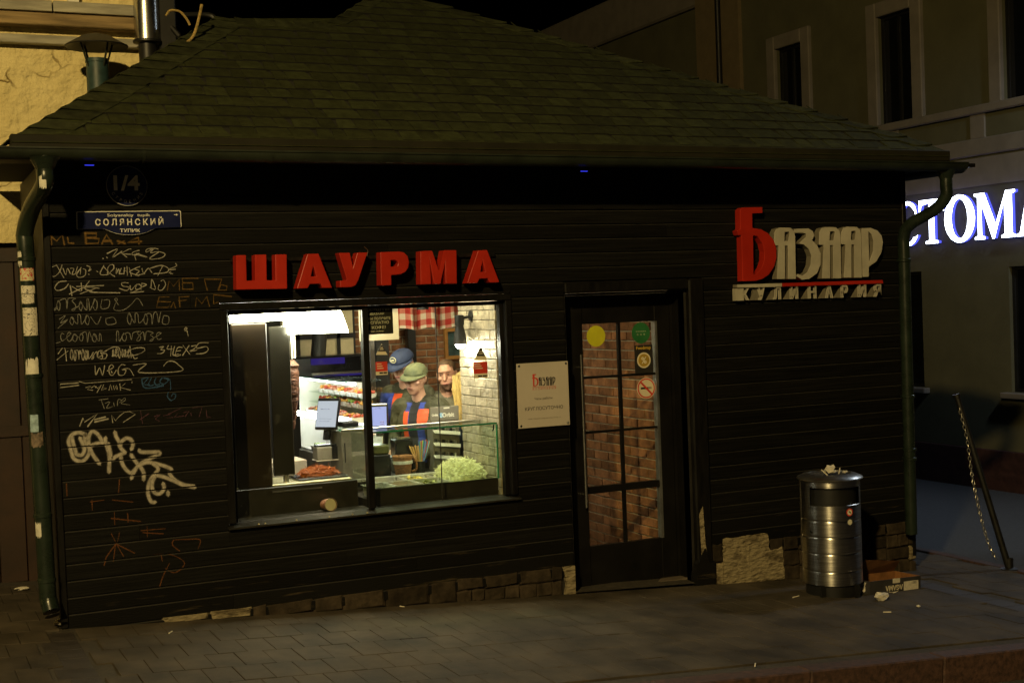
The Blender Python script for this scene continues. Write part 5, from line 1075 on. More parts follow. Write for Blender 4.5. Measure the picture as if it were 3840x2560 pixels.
# ---------------- checked valance
cu_y = 2.30; c0_ = onY(1497, 1140, cu_y); c1_ = onY(1745, 1120, cu_y); zb_ = onY(1600, 1232, cu_y)[2]
gm = bpy.data.materials.new('gingham'); gm.use_nodes = True; n, l = gm.node_tree.nodes, gm.node_tree.links; b = n['Principled BSDF']; b.inputs['Roughness'].default_value = .9
at = n.new('ShaderNodeAttribute'); at.attribute_name = 'uvw'; sp = n.new('ShaderNodeSeparateXYZ'); l.new(at.outputs['Vector'], sp.inputs[0]); prevs = []
for k_ in (0, 1):
    q = n.new('ShaderNodeMath'); q.operation = 'PINGPONG'; q.inputs[1].default_value = .055; l.new(sp.outputs[k_], q.inputs[0]); g_ = n.new('ShaderNodeMath'); g_.operation = 'GREATER_THAN'; g_.inputs[1].default_value = .0275; l.new(q.outputs[0], g_.inputs[0]); prevs.append(g_)
ad = n.new('ShaderNodeMath'); ad.operation = 'ADD'; l.new(prevs[0].outputs[0], ad.inputs[0]); l.new(prevs[1].outputs[0], ad.inputs[1]); dv = n.new('ShaderNodeMath'); dv.operation = 'MULTIPLY'; dv.inputs[1].default_value = .5; l.new(ad.outputs[0], dv.inputs[0])
rp2 = n.new('ShaderNodeValToRGB'); rp2.color_ramp.elements[0].color = (.72,.62,.45,1); rp2.color_ramp.elements[1].color = (.45,.03,.02,1); e_ = rp2.color_ramp.elements.new(.5); e_.color = (.58,.20,.13,1); l.new(dv.outputs[0], rp2.inputs[0]); l.new(rp2.outputs[0], b.inputs['Base Color'])
mb = MB(); NX = 90; uv = []; zt_ = 2.30
for i in range(NX+1):
    u = i/NX; x = c0_[0]-.03+(c1_[0]+.25-c0_[0])*u
    for j in range(7):
        v = j/6; amp = .025+.045*v; ph = u*30+.6*math.sin(u*9); mb.v.append((x, cu_y+amp*math.sin(ph), zt_+(zb_+.012*math.sin(u*23)-zt_)*v)); uv.append((u*1.5, v*.55, 0))
for i in range(NX):
    for j in range(6): mb.f.append((i*7+j, (i+1)*7+j, (i+1)*7+j+1, i*7+j+1)); mb.mi.append(0)
cv = mb.build('curtain_valance', gm, None, True, loc=(c0_[0], cu_y, zt_)); tag(cv, 'short red and cream checked valance hanging over the queue', 'curtain')
a_ = cv.data.attributes.new('uvw', 'FLOAT_VECTOR', 'POINT'); a_.data.foreach_set('vector', [q for t3 in uv for q in t3])
# ---------------- grill panels, spit with meat
brown = mat('grill_brown_enamel', (.020,.013,.007), .32, var=.25, scale=3); darkp = mat('grill_dark_post', (.014,.012,.007), .4, var=.3, scale=4)
GU = thing('kebab_grill', (1.45, .35, .745), 'tall dark brown enamel kebab grill at the left of the serving window', 'grill')
a0, a1 = onY(866, 1212, .30), onY(1004, 1812, .30); MB().box(a0[0], 1.482, .30, .62, .60, 1.89, ch=.006).build('side_panel', brown, GU)
b0_, b1_ = onY(1010, 1222, .36), onY(1092, 1222, .36); MB().box(1.512, 1.662, .36, .40, .80, 1.86, ch=.005).build('front_post', darkp, GU)
MB().tube([(1.60,.38,.745),(1.60,.38,.80)], .022, 12).build('foot', M['steel'], GU, True)
MB().box(1.17, 2.06, .30, .72, .735, .748, ch=.003).build('drip_tray', mat('tray_steel', (.75,.70,.50), .35, metal=.5, var=.2, scale=10), GU)
kx, ky = 1.700, .55; KB = thing('kebab_spit', (kx, ky, .75), 'upright spit of browned kebab meat behind the grill post', 'kebab')
MB().tube([(kx,ky,.75),(kx,ky,1.88)], .008, 8).build('rod', M['steel'], KB)
meat = mat('roast_meat', (.060,.015,.006), .55, col2=(.16,.06,.026), scale=26, mix=(.42,.62), bump=1.0, bscale=45, stretch=(1,1,1.6))
wc = thing('warming_cabinet', (2.25, .9, .645), 'grey steel cabinet with a green-edged glass top left of the mullion', 'cabinet')
MB().box(2.16, 2.36, .82, 1.12, .647, 1.035, ch=.004).build('body', mat('cabinet_grey', (.20,.19,.155), .4, metal=.5, var=.25, scale=9), wc); MB().box(2.14, 2.38, .80, 1.14, 1.045, 1.055).build('glass_top', M['glassclean'], wc); MB().box(2.14, 2.38, .797, .7995, 1.044, 1.056).build('glass_edge', M['greenedge'], wc); MB().tube([(2.18,.81,.80),(2.18,.81,.95)], .005, 6).build('handle', M['black'], wc); MB().box(2.20, 2.33, .9, 1.05, 1.056, 1.10, ch=.01).build('scale_unit', M['blackgloss'], wc)
mz0, mz1 = onY(1098, 1608, ky)[2], onY(1105, 1348, ky)[2]; mb = MB(); pr = []
for i in range(25):
    t = i/24; pr.append((.022+.046*math.sin(min(1, t*1.25)*math.pi*.5)*(1 if t < .93 else 1-(t-.93)*7)+rng.uniform(-.006,.006), mz0+(mz1-mz0)*t))
mb.lathe(pr, (kx, ky, 0), 28); mb.v = [(x+rng.uniform(-.004,.004), y+rng.uniform(-.004,.004), z) for x, y, z in mb.v]; mb.build('meat', meat, KB, True)
for i in range(5):
    a = R(200+i*28); MB().tube([(kx+.055*math.cos(a), ky+.055*math.sin(a), mz1+.01), (kx+.055*math.cos(a), ky+.055*math.sin(a), 1.86)], .006, 6).build('heating_rod', M['enamelwhite'], KB)
# ---------------- counters
PC = thing('prep_counter', (1.6, .5, FZ), 'dark laminate prep counter under the kebab grill', 'counter')
MB().box(1.165, 2.10, .285, .90, FZ, .733, ch=.004).build('cabinet', M['counter'], PC); MB().box(1.165, 2.13, .112, .284, WZ0-.06, WZ0-.008).build('ledge', M['counter'], PC)
MB().box(1.47, 1.83, .275, .2845, .695, .705).build('rail', M['steel'], PC)
SB = thing('salad_bar', (2.65, .45, FZ), 'glass fronted salad bar with steel pans in the right half of the window', 'salad bar')
ZT = .672
MB().box(2.165, 3.155, .155, .165, .562, ZT-.006).box(2.165, 3.155, .1651, .80, FZ, ZT-.09).build('cabinet', M['counter'], SB); MB().box(2.147, 3.155, .112, .154, WZ0-.06, WZ0-.008).build('ledge', M['steel'], SB)
MB().box(2.165, 3.155, .145, .149, ZT-.01, 1.068).build('front_glass', M['glassclean'], SB); MB().box(2.13, 3.155, .145, .46, 1.070, 1.080).build('glass_shelf', M['glassclean'], SB)
MB().box(2.13, 3.155, .1425, .1448, 1.069, 1.081).build('glass_edge', M['greenedge'], SB); MB().box(2.118, 2.126, .14, .15, ZT-.01, 1.066).build('glass_edge', M['greenedge'], SB); MB().box(3.148, 3.158, .14, .15, ZT-.01, 1.066).build('glass_edge', M['greenedge'], SB)
MB().box(2.05, 3.155, .46, .485, 1.062, 1.085, ch=.003).build('shelf_rail', M['steel'], SB)
MB().box(2.12, 2.125, .15, .46, ZT-.01, 1.066).build('side_glass', M['glassclean'], SB); MB().tube([(3.13,.15,1.065),(3.13,.15,1.03),(3.118,.15,1.02)], .005, 6).build('clip', M['black'], SB)
def pan(x0, x1, y0, y1, label, food, depth=.035):
    p = thing('food_pan', ((x0+x1)/2, (y0+y1)/2, ZT-.09), label, 'food pan', 'steel pans in the salad bar')
    r = .012; MB().box(x0, x1, y0, y0+r, ZT-.004, ZT).box(x0, x1, y1-r, y1, ZT-.004, ZT).box(x0, x0+r, y0+r, y1-r, ZT-.004, ZT).box(x1-r, x1, y0+r, y1-r, ZT-.004, ZT).add([(x0+r,y0+r,ZT-.002),(x1-r,y0+r,ZT-.002),(x1-r,y1-r,ZT-.002),(x0+r,y1-r,ZT-.002),(x0+.02,y0+.02,ZT-.08),(x1-.02,y0+.02,ZT-.08),(x1-.02,y1-.02,ZT-.08),(x0+.02,y1-.02,ZT-.08)], [(0,1,5,4),(1,2,6,5),(2,3,7,6),(3,0,4,7),(4,5,6,7)]).build('tray', M['pansteel'], p)
    food(x0+.016, x1-.016, y0+.016, y1-.016, p)
def sauce(c):
    def f(x0, x1, y0, y1, p):
        mb = MB(); N = 10
        for i in range(N+1):
            for j in range(N+1): mb.v.append((x0+(x1-x0)*i/N, y0+(y1-y0)*j/N, ZT-.055+.02*math.sin(i*1.3)*math.cos(j*1.7)+rng.uniform(-.004,.004)))
        for i in range(N):
            for j in range(N): mb.f.append((i*(N+1)+j, (i+1)*(N+1)+j, (i+1)*(N+1)+j+1, i*(N+1)+j+1)); mb.mi.append(0)
        mb.build('food', mat('food_fill', c, .3, var=.5, scale=40), p, True)
    return f
def slices(c):
    def f(x0, x1, y0, y1, p):
        mb = MB(); sauce(tuple(q*.5 for q in c))(x0, x1, y0, y1, p)
        for i in range(70):
            cx, cy = rng.uniform(x0+.02, x1-.02), rng.uniform(y0+.02, y1-.02); z = ZT-.035+rng.uniform(0,.035)*(1-abs((cx-(x0+x1)/2)/(x1-x0))*1.6); rx, ry = rng.uniform(-.7,.7), rng.uniform(-.7,.7); r = rng.uniform(.012,.02)
            E3 = Matrix.Rotation(rx, 3, 'X') @ Matrix.Rotation(ry, 3, 'Y'); vs = [Vector((cx,cy,z))+E3 @ Vector((r*math.cos(2*math.pi*k/8), r*math.sin(2*math.pi*k/8), 0)) for k in range(8)]; mb.add(vs, [tuple(range(8))], i % 2)
        mb.build('slices', [mat('food_slice', c, .35, var=.2, scale=30), mat('food_slice_rind', tuple(q*.5 for q in c), .4)], p)
    return f
pan(2.17, 2.355, .17, .44, 'empty steel pan at the left end of the salad bar', sauce((.30,.28,.2))); pan(2.36, 2.555, .17, .44, 'steel pan of red sauce in the front row of the salad bar', sauce((.28,.03,.012))); pan(2.56, 2.785, .17, .44, 'steel pan of sliced cucumbers in the front row of the salad bar', slices((.42,.42,.13)))
pan(2.30, 2.54, .455, .74, 'steel pan of brown relish behind the red sauce', sauce((.12,.05,.02))); pan(2.545, 2.78, .455, .74, 'steel pan of yellow peppers behind the cucumbers', slices((.50,.38,.04)))
MB().box(2.165, 3.155, .7405, .80, ZT-.02, ZT-.001).build('rear_rim', M['pansteel'], SB)
def shreds(nm, cx, cy, cz, rx, ry, h, n_, color, label, cat, L=.05, w_=.0022):
    mb = MB(); mb.ell((cx, cy, cz), (rx*.9, ry*.9, h*.8), 20, 0, z0=0)
    for i in range(n_):
        a = rng.uniform(0, 2*math.pi); q = math.sqrt(rng.random()); x = cx+rx*q*math.cos(a); y = cy+ry*q*math.sin(a); z = cz+h*math.sqrt(max(0, 1-q*q))*rng.uniform(.75,1.05)+.003
        d = Vector((rng.gauss(0,1), rng.gauss(0,1), rng.gauss(0,.35))).normalized(); l_ = L*rng.uniform(.5,1.2); bend = Vector((rng.gauss(0,.3), rng.gauss(0,.3), rng.uniform(-.3,.3)))*l_
        p0 = Vector((x,y,z)); mb.tube([p0-d*l_/2, p0+bend*.3, p0+d*l_/2], w_, 4, caps=False)
    o = mb.build(nm, mat(nm+'_flesh', color, .5, var=.3, scale=40), None, loc=(cx, cy, cz)); return tag(o, label, cat)
shreds('cabbage_heap', 2.965, .44, ZT-.03, .185, .24, .155, 900, (.86,.83,.52), 'pale heap of shredded cabbage at the right end of the salad bar', 'cabbage', .06)
CP_ = thing('carrot_tray', (1.86, .47, .75), 'black tray of shredded orange carrot on the prep counter', 'tray'); MB().box(1.68, 2.06, .36, .62, .7485, .765, ch=.006).build('tray', M['blackgloss'], CP_)
c_ = shreds('carrot_heap', 1.865, .49, .764, .15, .105, .06, 420, (.42,.11,.012), 'mound of shredded carrot', 'carrot', .055); c_.parent = CP_; c_.location = Vector(c_.location)-ORG[CP_.name]; del c_['category']; del c_['label']; c_.name = 'shredded_carrot'
# back bar behind the pans
BB = thing('back_bar', (2.6, 1.0, FZ), 'dark counter behind the salad pans carrying tills and baskets', 'counter'); MB().box(1.95, 3.16, .905, 1.28, FZ, .645, ch=.004).build('cabinet', M['counter'], BB); MB().box(1.95, 3.16, .83, .904, FZ, .60).build('step', M['counter'], BB)
WS = thing('side_worktop', (1.95, .95, FZ), 'pale worktop under the screens behind the carrot tray', 'counter'); MB().box(1.3, 1.949, 1.05, 1.35, FZ, .82, ch=.004).build('cabinet', mat('worktop_pale', (.62,.52,.40), .5, var=.1), WS)
wick = mat('wicker', (.30,.13,.045), .7, var=.5, scale=50, bump=1.0, bscale=90, stretch=(1,1,2.4))
by_ = .97; p0 = onY(1512, 1775, by_); pt = onY(1512, 1712, by_)[2]; bz_ = .647; wr = .080
BK = thing('wicker_basket', (p0[0], by_, bz_), 'brown wicker basket standing behind the salad pans', 'basket'); hk = pt-bz_
mb = MB(); mb.lathe([(0,.0),(wr*.72,.0)]+[(wr*(.74+.26*i/12)+(.003 if i % 2 else -.001), hk*i/12) for i in range(13)]+[(wr*1.06,hk),(wr*1.04,hk+.01),(wr*.9,hk),(wr*.7,.01)], (p0[0], by_, bz_), 28); mb.build('body', wick, BK, True); MB().tube(smooth_path([(p0[0]+wr*1.0, by_, bz_+hk*.95),(p0[0]+wr*1.35, by_-.01, bz_+hk*.7),(p0[0]+wr*1.35,by_-.01,bz_+hk*.25),(p0[0]+wr*.9,by_,bz_+.02)], 5), .008, 7).build('handle', wick, BK, True)
MB().lathe([(wr*.93,hk*.62),(wr*.985,hk*.63),(wr*1.0,hk*.80),(wr*.95,hk*.81)], (p0[0], by_, bz_), 28).build('band', paper, BK, True)
p1 = onY(1575, 1730, 1.0); SHd = thing('straw_holder', (p1[0], 1.0, .645), 'black holder fanned with wooden stirrers and coloured straws', 'holder'); MB().lathe([(0,0),(.036,0),(.042,.095),(.036,.095),(.03,.01)], (p1[0], 1.0, .645), 18).build('cup', M['black'], SHd, True)
stc = [(.58,.36,.13),(.58,.36,.13),(.55,.33,.12),(.58,.36,.13),(.45,.48,.08),(.55,.06,.04),(.60,.22,.04),(.08,.25,.5),(.1,.2,.45),(.5,.05,.1),(.05,.4,.3)]
for i in range(26):
    u = i/25*2-1; c = stc[min(3, int(i/3))] if i < 12 else rng.choice(stc[4:]); bot = Vector((p1[0]+u*.018, 1.0+rng.uniform(-.02,.02), .690)); tp = bot+Vector((u*.075+rng.uniform(-.006,.006), rng.uniform(-.02,.02), (.165 if i < 12 else .205)+rng.uniform(-.008,.012)))
    (MB().tube([bot, tp], .0042 if i < 12 else .0032, 6)).build('stirrer' if i < 12 else 'straw', mat('straw_col', c, .4, var=.1), SHd)
g0, g1 = onY(1612, 1527, 1.02), onY(1722, 1572, 1.02); GR_ = thing('gum_rack', (g0[0], 1.02, .645), 'grey chewing gum display rack with white lettered header', 'rack'); rk = mat('rack_grey', (.17,.155,.13), .5, var=.1); x0, x1 = g0[0], g1[0]
MB().box(x0, x1, 1.02, 1.03, g1[2], g0[2], ch=.003).box(x0+.02, x1+.0, 1.031, 1.15, .645, g1[2]-.002).build('body', rk, GR_)
mb = MB(); text_on(mb, 'Orbit', (x0*.38+x1*.62), (g0[2]+g1[2])/2-.012, 1.0185, width=(x1-x0)*.42, bold=.03); text_on(mb, 'Orbit', (x0*.84+x1*.16), (g0[2]+g1[2])/2-.008, 1.0185, width=(x1-x0)*.22, bold=.03); mb.box((x0*.45+x1*.55)-.02, (x0*.45+x1*.55)+.03, 1.018, 1.0195, g0[2]-.018, g0[2]-.008); mb.build('lettering', M['enamelwhite'], GR_)
disc(MB(), x0*.62+x1*.38, (g0[2]+g1[2])/2-.012, .020, 1.0192).build('emblem', mat('rack_blue', (.04,.22,.62), .4, var=.4, scale=40, col2=(.5,.7,.8)), GR_)
for r_ in range(3):
    zz = g1[2]-.07-r_*.10; MB().add([(x0+.02,1.03,zz),(x1-.01,1.03,zz-.03),(x1-.01,.985,zz-.052),(x0+.02,.985,zz-.022),(x0+.02,1.03,zz+.02),(x1-.01,1.03,zz-.01),(x1-.01,.984,zz-.024),(x0+.02,.984,zz+.006)], [(0,1,2,3),(3,2,6,7)]).build('shelf_front', M['enamelwhite'], GR_)
    for j in range(6): xx = x0+.03+j*(x1-x0-.05)/6; MB().box(xx, xx+.012, .995, 1.028, zz-.005*j+.002, zz-.005*j+.03, ch=.002).build('gum_pack', M['steel'] if j % 2 else M['blackgloss'], GR_)
# screens
def screen(nm, c, w_, h_, rz, tilt_, label, glow, parts=()):
    t = thing(nm, c, label, 'screen'); t.rotation_euler = (tilt_, 0, rz)
    lpart(MB().box(-w_/2, w_/2, 0, .030, -h_/2, h_, ch=.008).prism([(-w_*.35,-h_*.30),(w_*.35,-h_*.30),(w_*.35,h_*.7),(-w_*.35,h_*.7)], None, .03, .06), 'housing', M['blackgloss'], t)
    lpart(MB().box(-w_/2+.010, w_/2-.010, -.0015, -.0005, -h_/2+.02, h_-.025), 'display', glow, t)
    lpart(MB().box(-.025, .025, .02, .05, -h_*.95, -h_*.5), 'stand', M['blackgloss'], t)
    return t
lav = emit_mat('screen_lavender', (.48,.52,1.0), 1.05); whi = emit_mat('screen_white', (.74,.78,.95), .85)
s1 = onY(1226, 1570, .98); t1 = screen('pos_screen', (s1[0]-.005, .98, s1[2]), .20, .165, R(-50), R(-16), 'tall white till screen tilted beside the display case', whi)
mb = MB().box(-.06,.02,-.003,-.002,.075,.080).box(-.06,.03,-.003,-.002,-.02,-.017).box(-.06,.05,-.003,-.002,.0,.002); lpart(mb, 'display_print', mat('screen_ink', (.15,.18,.35), .6), t1)
s2 = onY(1420, 1575, .98); t2 = screen('pos_screen', (s2[0], .98, s2[2]), .145, .13, R(-26), R(-8), 'lavender till screen with a receipt code right of the mullion', lav)
mb = MB()
for i in range(3):
    for j in range(3): mb.box(.015+i*.010, .022+i*.010, -.003, -.002, -.02-j*.018, -.008-j*.018)
mb.box(-.03,.02,-.003,-.002,.09,.093); lpart(mb, 'display_print', mat('screen_ink2', (.22,.20,.5), .6), t2)
pr0 = onY(1230, 1715, .95); PR = thing('receipt_printer', (pr0[0], .95, .80), 'grey and black receipt printer under the white till screen', 'printer'); MB().box(pr0[0]-.09, pr0[0]+.03, .93, 1.05, pr0[2]-.012, pr0[2]+.085, ch=.006).build('front', mat('printer_grey', (.22,.20,.17), .5), PR); MB().box(pr0[0]+.031, pr0[0]+.10, .93, 1.05, pr0[2]-.02, pr0[2]+.085, ch=.006).build('body', M['blackgloss'], PR); MB().box(pr0[0]-.085, pr0[0]+.09, .95, 1.04, pr0[2]+.086, pr0[2]+.10, ch=.004).build('lid', M['blackgloss'], PR); MB().box(pr0[0]-.1, pr0[0]+.1, .92, 1.049, .82, pr0[2]-.021).build('stand', mat('printer_stand', (.55,.47,.38), .5), PR)
q0_ = onY(1515, 1690, 1.05); CT = thing('card_terminal', (q0_[0], 1.05, .645), 'black card reader box behind the wicker basket', 'terminal'); MB().box(q0_[0]-.07, q0_[0]+.08, 1.05, 1.18, .645, onY(1515, 1645, 1.05)[2], ch=.01).build('body', M['blackgloss'], CT); MB().box(q0_[0]-.05, q0_[0]+.06, 1.06, 1.15, onY(1515, 1645, 1.05)[2]+.0005, onY(1515, 1641, 1.05)[2]+.002).build('lid', M['steel'], CT)
q1_ = onY(1420, 1705, .97); TL_ = thing('cash_till', (q1_[0], .97, .645), 'black cash till with chrome trim below the lavender screen', 'till'); MB().box(q1_[0]-.08, q1_[0]+.09, .95, 1.2, .645, q1_[2]+.0, ch=.006).build('drawer', M['blackgloss'], TL_); MB().box(q1_[0]-.05, q1_[0]+.09, .96, 1.15, q1_[2]+.001, q1_[2]+.075, ch=.012).build('body', mat('till_olive', (.10,.10,.04), .3, metal=.4), TL_)
# display case
XC = 2.45; e1, e2 = onX(1110, 1543, XC), onX(1335, 1586, XC); zs = (e1[2]+e2[2])/2; ztop = onX(1250, 1428, XC)[2]; yn, yf = 1.45, 3.05
DC = thing('display_case', (XC+.2, 2.1, FZ), 'brightly lit glass food display case running back from the tills', 'display case')
MB().box(XC, XC+.28, yn, yf, FZ, zs-.34, ch=.006).build('plinth', mat('case_steel', (.55,.52,.45), .35, metal=.6, var=.1), DC)
MB().box(XC+.02, XC+.26, yn+.01, yf-.01, zs-.338, zs-.322).build('deck', mat('case_white', (.80,.78,.72), .4, var=.05), DC)
MB().box(XC+.27, XC+.28, yn, yf, zs-.32, ztop).build('front_glass', M['glassthin'], DC); MB().box(XC-.02, XC+.269, yn, yf, ztop+.001, ztop+.012).build('top_glass', M['glassclean'], DC); MB().box(XC-.022, XC-.0205, yn, yf, ztop, ztop+.013).build('top_edge', M['greenedge'], DC)
MB().box(XC, XC+.26, yn+.02, yf-.02, zs-.012, zs-.002).build('shelf', mat('case_shelf', (.6,.6,.55), .3), DC)
for z_ in (zs+.095, zs+.185): MB().box(XC+.11, XC+.26, yn+.02, yf-.02, z_-.006, z_).build('shelf', M['glassclean'], DC)
ledm = emit_mat('case_tube', (.95,.97,1.0), 26.0)
for z_ in (zs+.004, zs-.022): MB().box(XC-.016, XC-.002, yn+.1, yf-.05, z_-.008, z_+.008).build('light_tube', ledm, DC)
MB().box(XC+.03, XC+.055, yn+.02, yf-.02, ztop-.022, ztop-.004).build('light_tube', ledm, DC); MB().box(XC+.24, XC+.255, yn+.05, yf-.05, zs-.045, zs-.025).build('light_tube', ledm, DC)  # the upper tube is added to throw more light on the food
MB().box(XC+.262, XC+.268, yn+.02, yf-.02, zs-.32, zs-.014).build('back_panel', mat('case_back_white', (.74,.72,.66), .4, var=.05), DC); MB().box(XC+.02, XC+.26, yf-.02, yf-.012, zs-.32, ztop-.03).build('end_panel', mat('case_end_white', (.70,.70,.64), .4, var=.05), DC)
MB().box(XC+.262, XC+.268, yn+.35, yf-.02, zs, ztop-.03).build('back_panel', mat('case_back', (.62,.58,.48), .5, var=.2, scale=8), DC)
cols_ = [('red', (.40,.06,.03)), ('yellow', (.60,.44,.06)), ('green', (.26,.36,.07)), ('orange', (.55,.26,.05)), ('cream', (.60,.53,.34)), ('pink', (.50,.24,.17))]
rowname = {0: 'main shelf', 1: 'middle glass shelf', 2: 'top glass shelf', 3: 'bottom deck'}
ordn = ['first', 'second', 'third', 'fourth', 'fifth', 'sixth', 'seventh', 'eighth', 'ninth']
for r_ in range(4):
    z_ = (zs-.001, zs+.096, zs+.186, zs-.321)[r_]; n_ = (9, 8, 8, 6)[r_]
    for j in range(n_):
        yy_ = yn+.12+j*((yf-yn-.3)/n_); nmc, c = cols_[(j*2+r_*3+(j*j) % 3) % 6]; xx = XC+(.075 if r_ in (0, 3) else .18)
        o = thing('salad_box', (xx, yy_, z_), '%s salad box, %s from the till on the %s of the display case' % (nmc, ordn[j], rowname[r_]), 'food box', 'food in the display case')
        MB().add([(xx-.05,yy_-.06,z_),(xx+.05,yy_-.06,z_),(xx+.05,yy_+.06,z_),(xx-.05,yy_+.06,z_),(xx-.06,yy_-.075,z_+.035),(xx+.06,yy_-.075,z_+.035),(xx+.06,yy_+.075,z_+.035),(xx-.06,yy_+.075,z_+.035)], [(3,2,1,0),(0,1,5,4),(1,2,6,5),(2,3,7,6),(3,0,4,7)]).build('box', M['enamelwhite'], o)
        mb = MB()
        for q in range(16): mb.ell((xx+rng.uniform(-.048,.048), yy_+rng.uniform(-.062,.062), z_+.034+rng.uniform(0,.022)), (rng.uniform(.010,.02), rng.uniform(.010,.026), rng.uniform(.008,.018)), 6)
        mb.build('salad', mat('salad_'+nmc, c, .5, var=.5, scale=45, col2=tuple(min(1, q*.5+.30*w_) for q, w_ in zip(c, (1,.85,.4))), mix=(.56,.70)), o)
# paper cup on the ledge, chalk poster and glass stickers
cm = onY(1241, 1890, .16); cr = .046; PCu = thing('paper_cup', (cm[0], .16, WZ0+.0), 'paper cup lying on its side on the window ledge', 'cup')
ax = Vector((.20,-.95,.08)).normalized(); c_m = Vector((cm[0], .16, WZ0-.007+cr)); mb = MB(); mb.tube([c_m, c_m-ax*.01, c_m-ax*.10], [cr, cr*.97, cr*.74], 24, caps=False); mb.tube([c_m-ax*.004, c_m-ax*.095], [cr*.93, cr*.70], 24, mi=1); mb.tube([c_m+ax*.001, c_m-ax*.003], [cr*1.05, cr*1.05], 24, mi=1, caps=False)
mb.build('body', [mat('cup_print', (.35,.16,.10), .5, var=.5, scale=25), mat('cup_inside', (.74,.66,.46), .5, var=.05)], PCu, True)
pyY = GY+.02
def gl(px, py): p = onY(px, py, pyY); return float(p[0]), float(p[2])
(xa_, za_), (xb_, zb2) = gl(1342, 1128), gl(1497, 1272); PS = thing('chalk_poster', (xa_, pyY, zb2), 'black chalk-lettered poster in a pale frame behind the mullion', 'poster')
pfm = bpy.data.materials.new('poster_paper'); pfm.use_nodes = True; n, l = pfm.node_tree.nodes, pfm.node_tree.links; n.remove(n['Principled BSDF']); d1 = n.new('ShaderNodeBsdfDiffuse'); d2 = n.new('ShaderNodeBsdfTranslucent'); mx = n.new('ShaderNodeMixShader'); d1.inputs[0].default_value = d2.inputs[0].default_value = (.72,.62,.45,1); l.new(d1.outputs[0], mx.inputs[1]); l.new(d2.outputs[0], mx.inputs[2]); mx.inputs[0].default_value = .3; l.new(mx.outputs[0], n['Material Output'].inputs[0])
MB().add([(xa_,pyY,zb2),(xb_,pyY,zb2),(xb_,pyY,WZ1-.012),(xa_,pyY,WZ1-.012)], [(0,1,2,3)]).build('frame', pfm, PS); (xc_, zc_), (xd_, zd_) = gl(1372, 1135), gl(1475, 1250); MB().box(xc_-.01, xd_, pyY-.002, pyY-.0005, zd_, WZ1-.014).build('board', M['ink'], PS)
mb = MB(); chalk = mat('chalk', (.85,.80,.70), .8, var=.2, scale=40)
for s_, x0_, x1_, y_, h_ in (('ХЭШТЕГ', 1380, 1466, 1162, 9), ('#БАЗААР', 1383, 1440, 1178, 9), ('ВЫ ПОЛУЧИТЕ', 1382, 1464, 1195, 10), ('БЕСПЛАТНО', 1372, 1458, 1211, 11), ('КОФЕ!', 1394, 1446, 1228, 12), ('bazar_kulinar', 1384, 1440, 1243, 6)):
    (xl, zm), (xr, _) = gl(x0_, y_), gl(x1_, y_); mb = MB(); text_on(mb, s_, (xl+xr)/2, zm, pyY-.003, width=xr-xl, height=h_/FPX*9.6, bold=.012); mb.build('lettering', chalk, PS)
def glass_set(px0, px1, pyt, pyb, pys, pye):
    y_ = GY-.0012; f = lambda px, py: (lambda p: (float(p[0]), float(p[2])))(onY(px, py, y_))
    tri = [f((px0+px1)/2, pyt), f(px1-1, pyb), f(px0+1, pyb)]; cx = sum(q[0] for q in tri)/3; cz = sum(q[1] for q in tri)/3
    mb = MB().prism(tri, None, y_-.0006, y_, 0); mid = lambda a, b, t: (a[0]+(b[0]-a[0])*t, a[1]+(b[1]-a[1])*t)
    mb.prism([mid(tri[0],tri[1],.12), mid(tri[0],tri[1],.70), mid(tri[0],tri[2],.70), mid(tri[0],tri[2],.12)], None, y_-.0013, y_-.0007, 1)
    for t in (.35, .5): a, b = mid(tri[0],tri[1],t), mid(tri[0],tri[2],t); a, b = mid(a,b,.2), mid(a,b,.8); mb.box(b[0], a[0], y_-.0019, y_-.0014, a[1]-.003, a[1]+.003, 0)
    mb.build('sticker', [mpale, M['ink']], Wn)
    (xl, zt2), (xr, zb3) = f(px0, pys), f(px1, pye); zm = zb3+(zt2-zb3)*.27
    mb = MB().box(xl, xr, y_-.0006, y_, zb3, zm, 0).box(xl, xr, y_-.0006, y_, zm+.0001, zt2, 1)
    for i in range(3): mb.box(xl+.01, xl+(xr-xl)*(.5+.08*i), y_-.0012, y_-.0007, zt2-.018-i*.016, zt2-.012-i*.016, 0)
    mb.box(xl+(xr-xl)*.3, xl+(xr-xl)*.6, y_-.0012, y_-.0007, zb3+.008, zb3+.02, 2).box(xl+(xr-xl)*.64, xl+(xr-xl)*.94, y_-.0012, y_-.0007, zb3+.008, zb3+.02, 2); mb.build('sticker', [mpale, mred, M['ink']], Wn)
glass_set(1408, 1454, 1288, 1330, 1357, 1404); glass_set(1775, 1829, 1300, 1350, 1358, 1415)
# crumbs on the outer sill
crm = mat('crumb', (.6,.5,.25), .8, var=.2)
for i, px in enumerate((970, 995, 1112, 1235, 1322, 1377)):
    p = onY(px, 1955-(px-970)*.105, -.03); o = MB().ell((0,0,.004), (.007,.006,.005), 6).build('crumb', crm, None); o.location = (p[0], -.03, WZ0-.0195); tag(o, 'pale food crumb on the window sill, %s from the left' % ordn[i], 'crumb', 'crumbs on the sill')
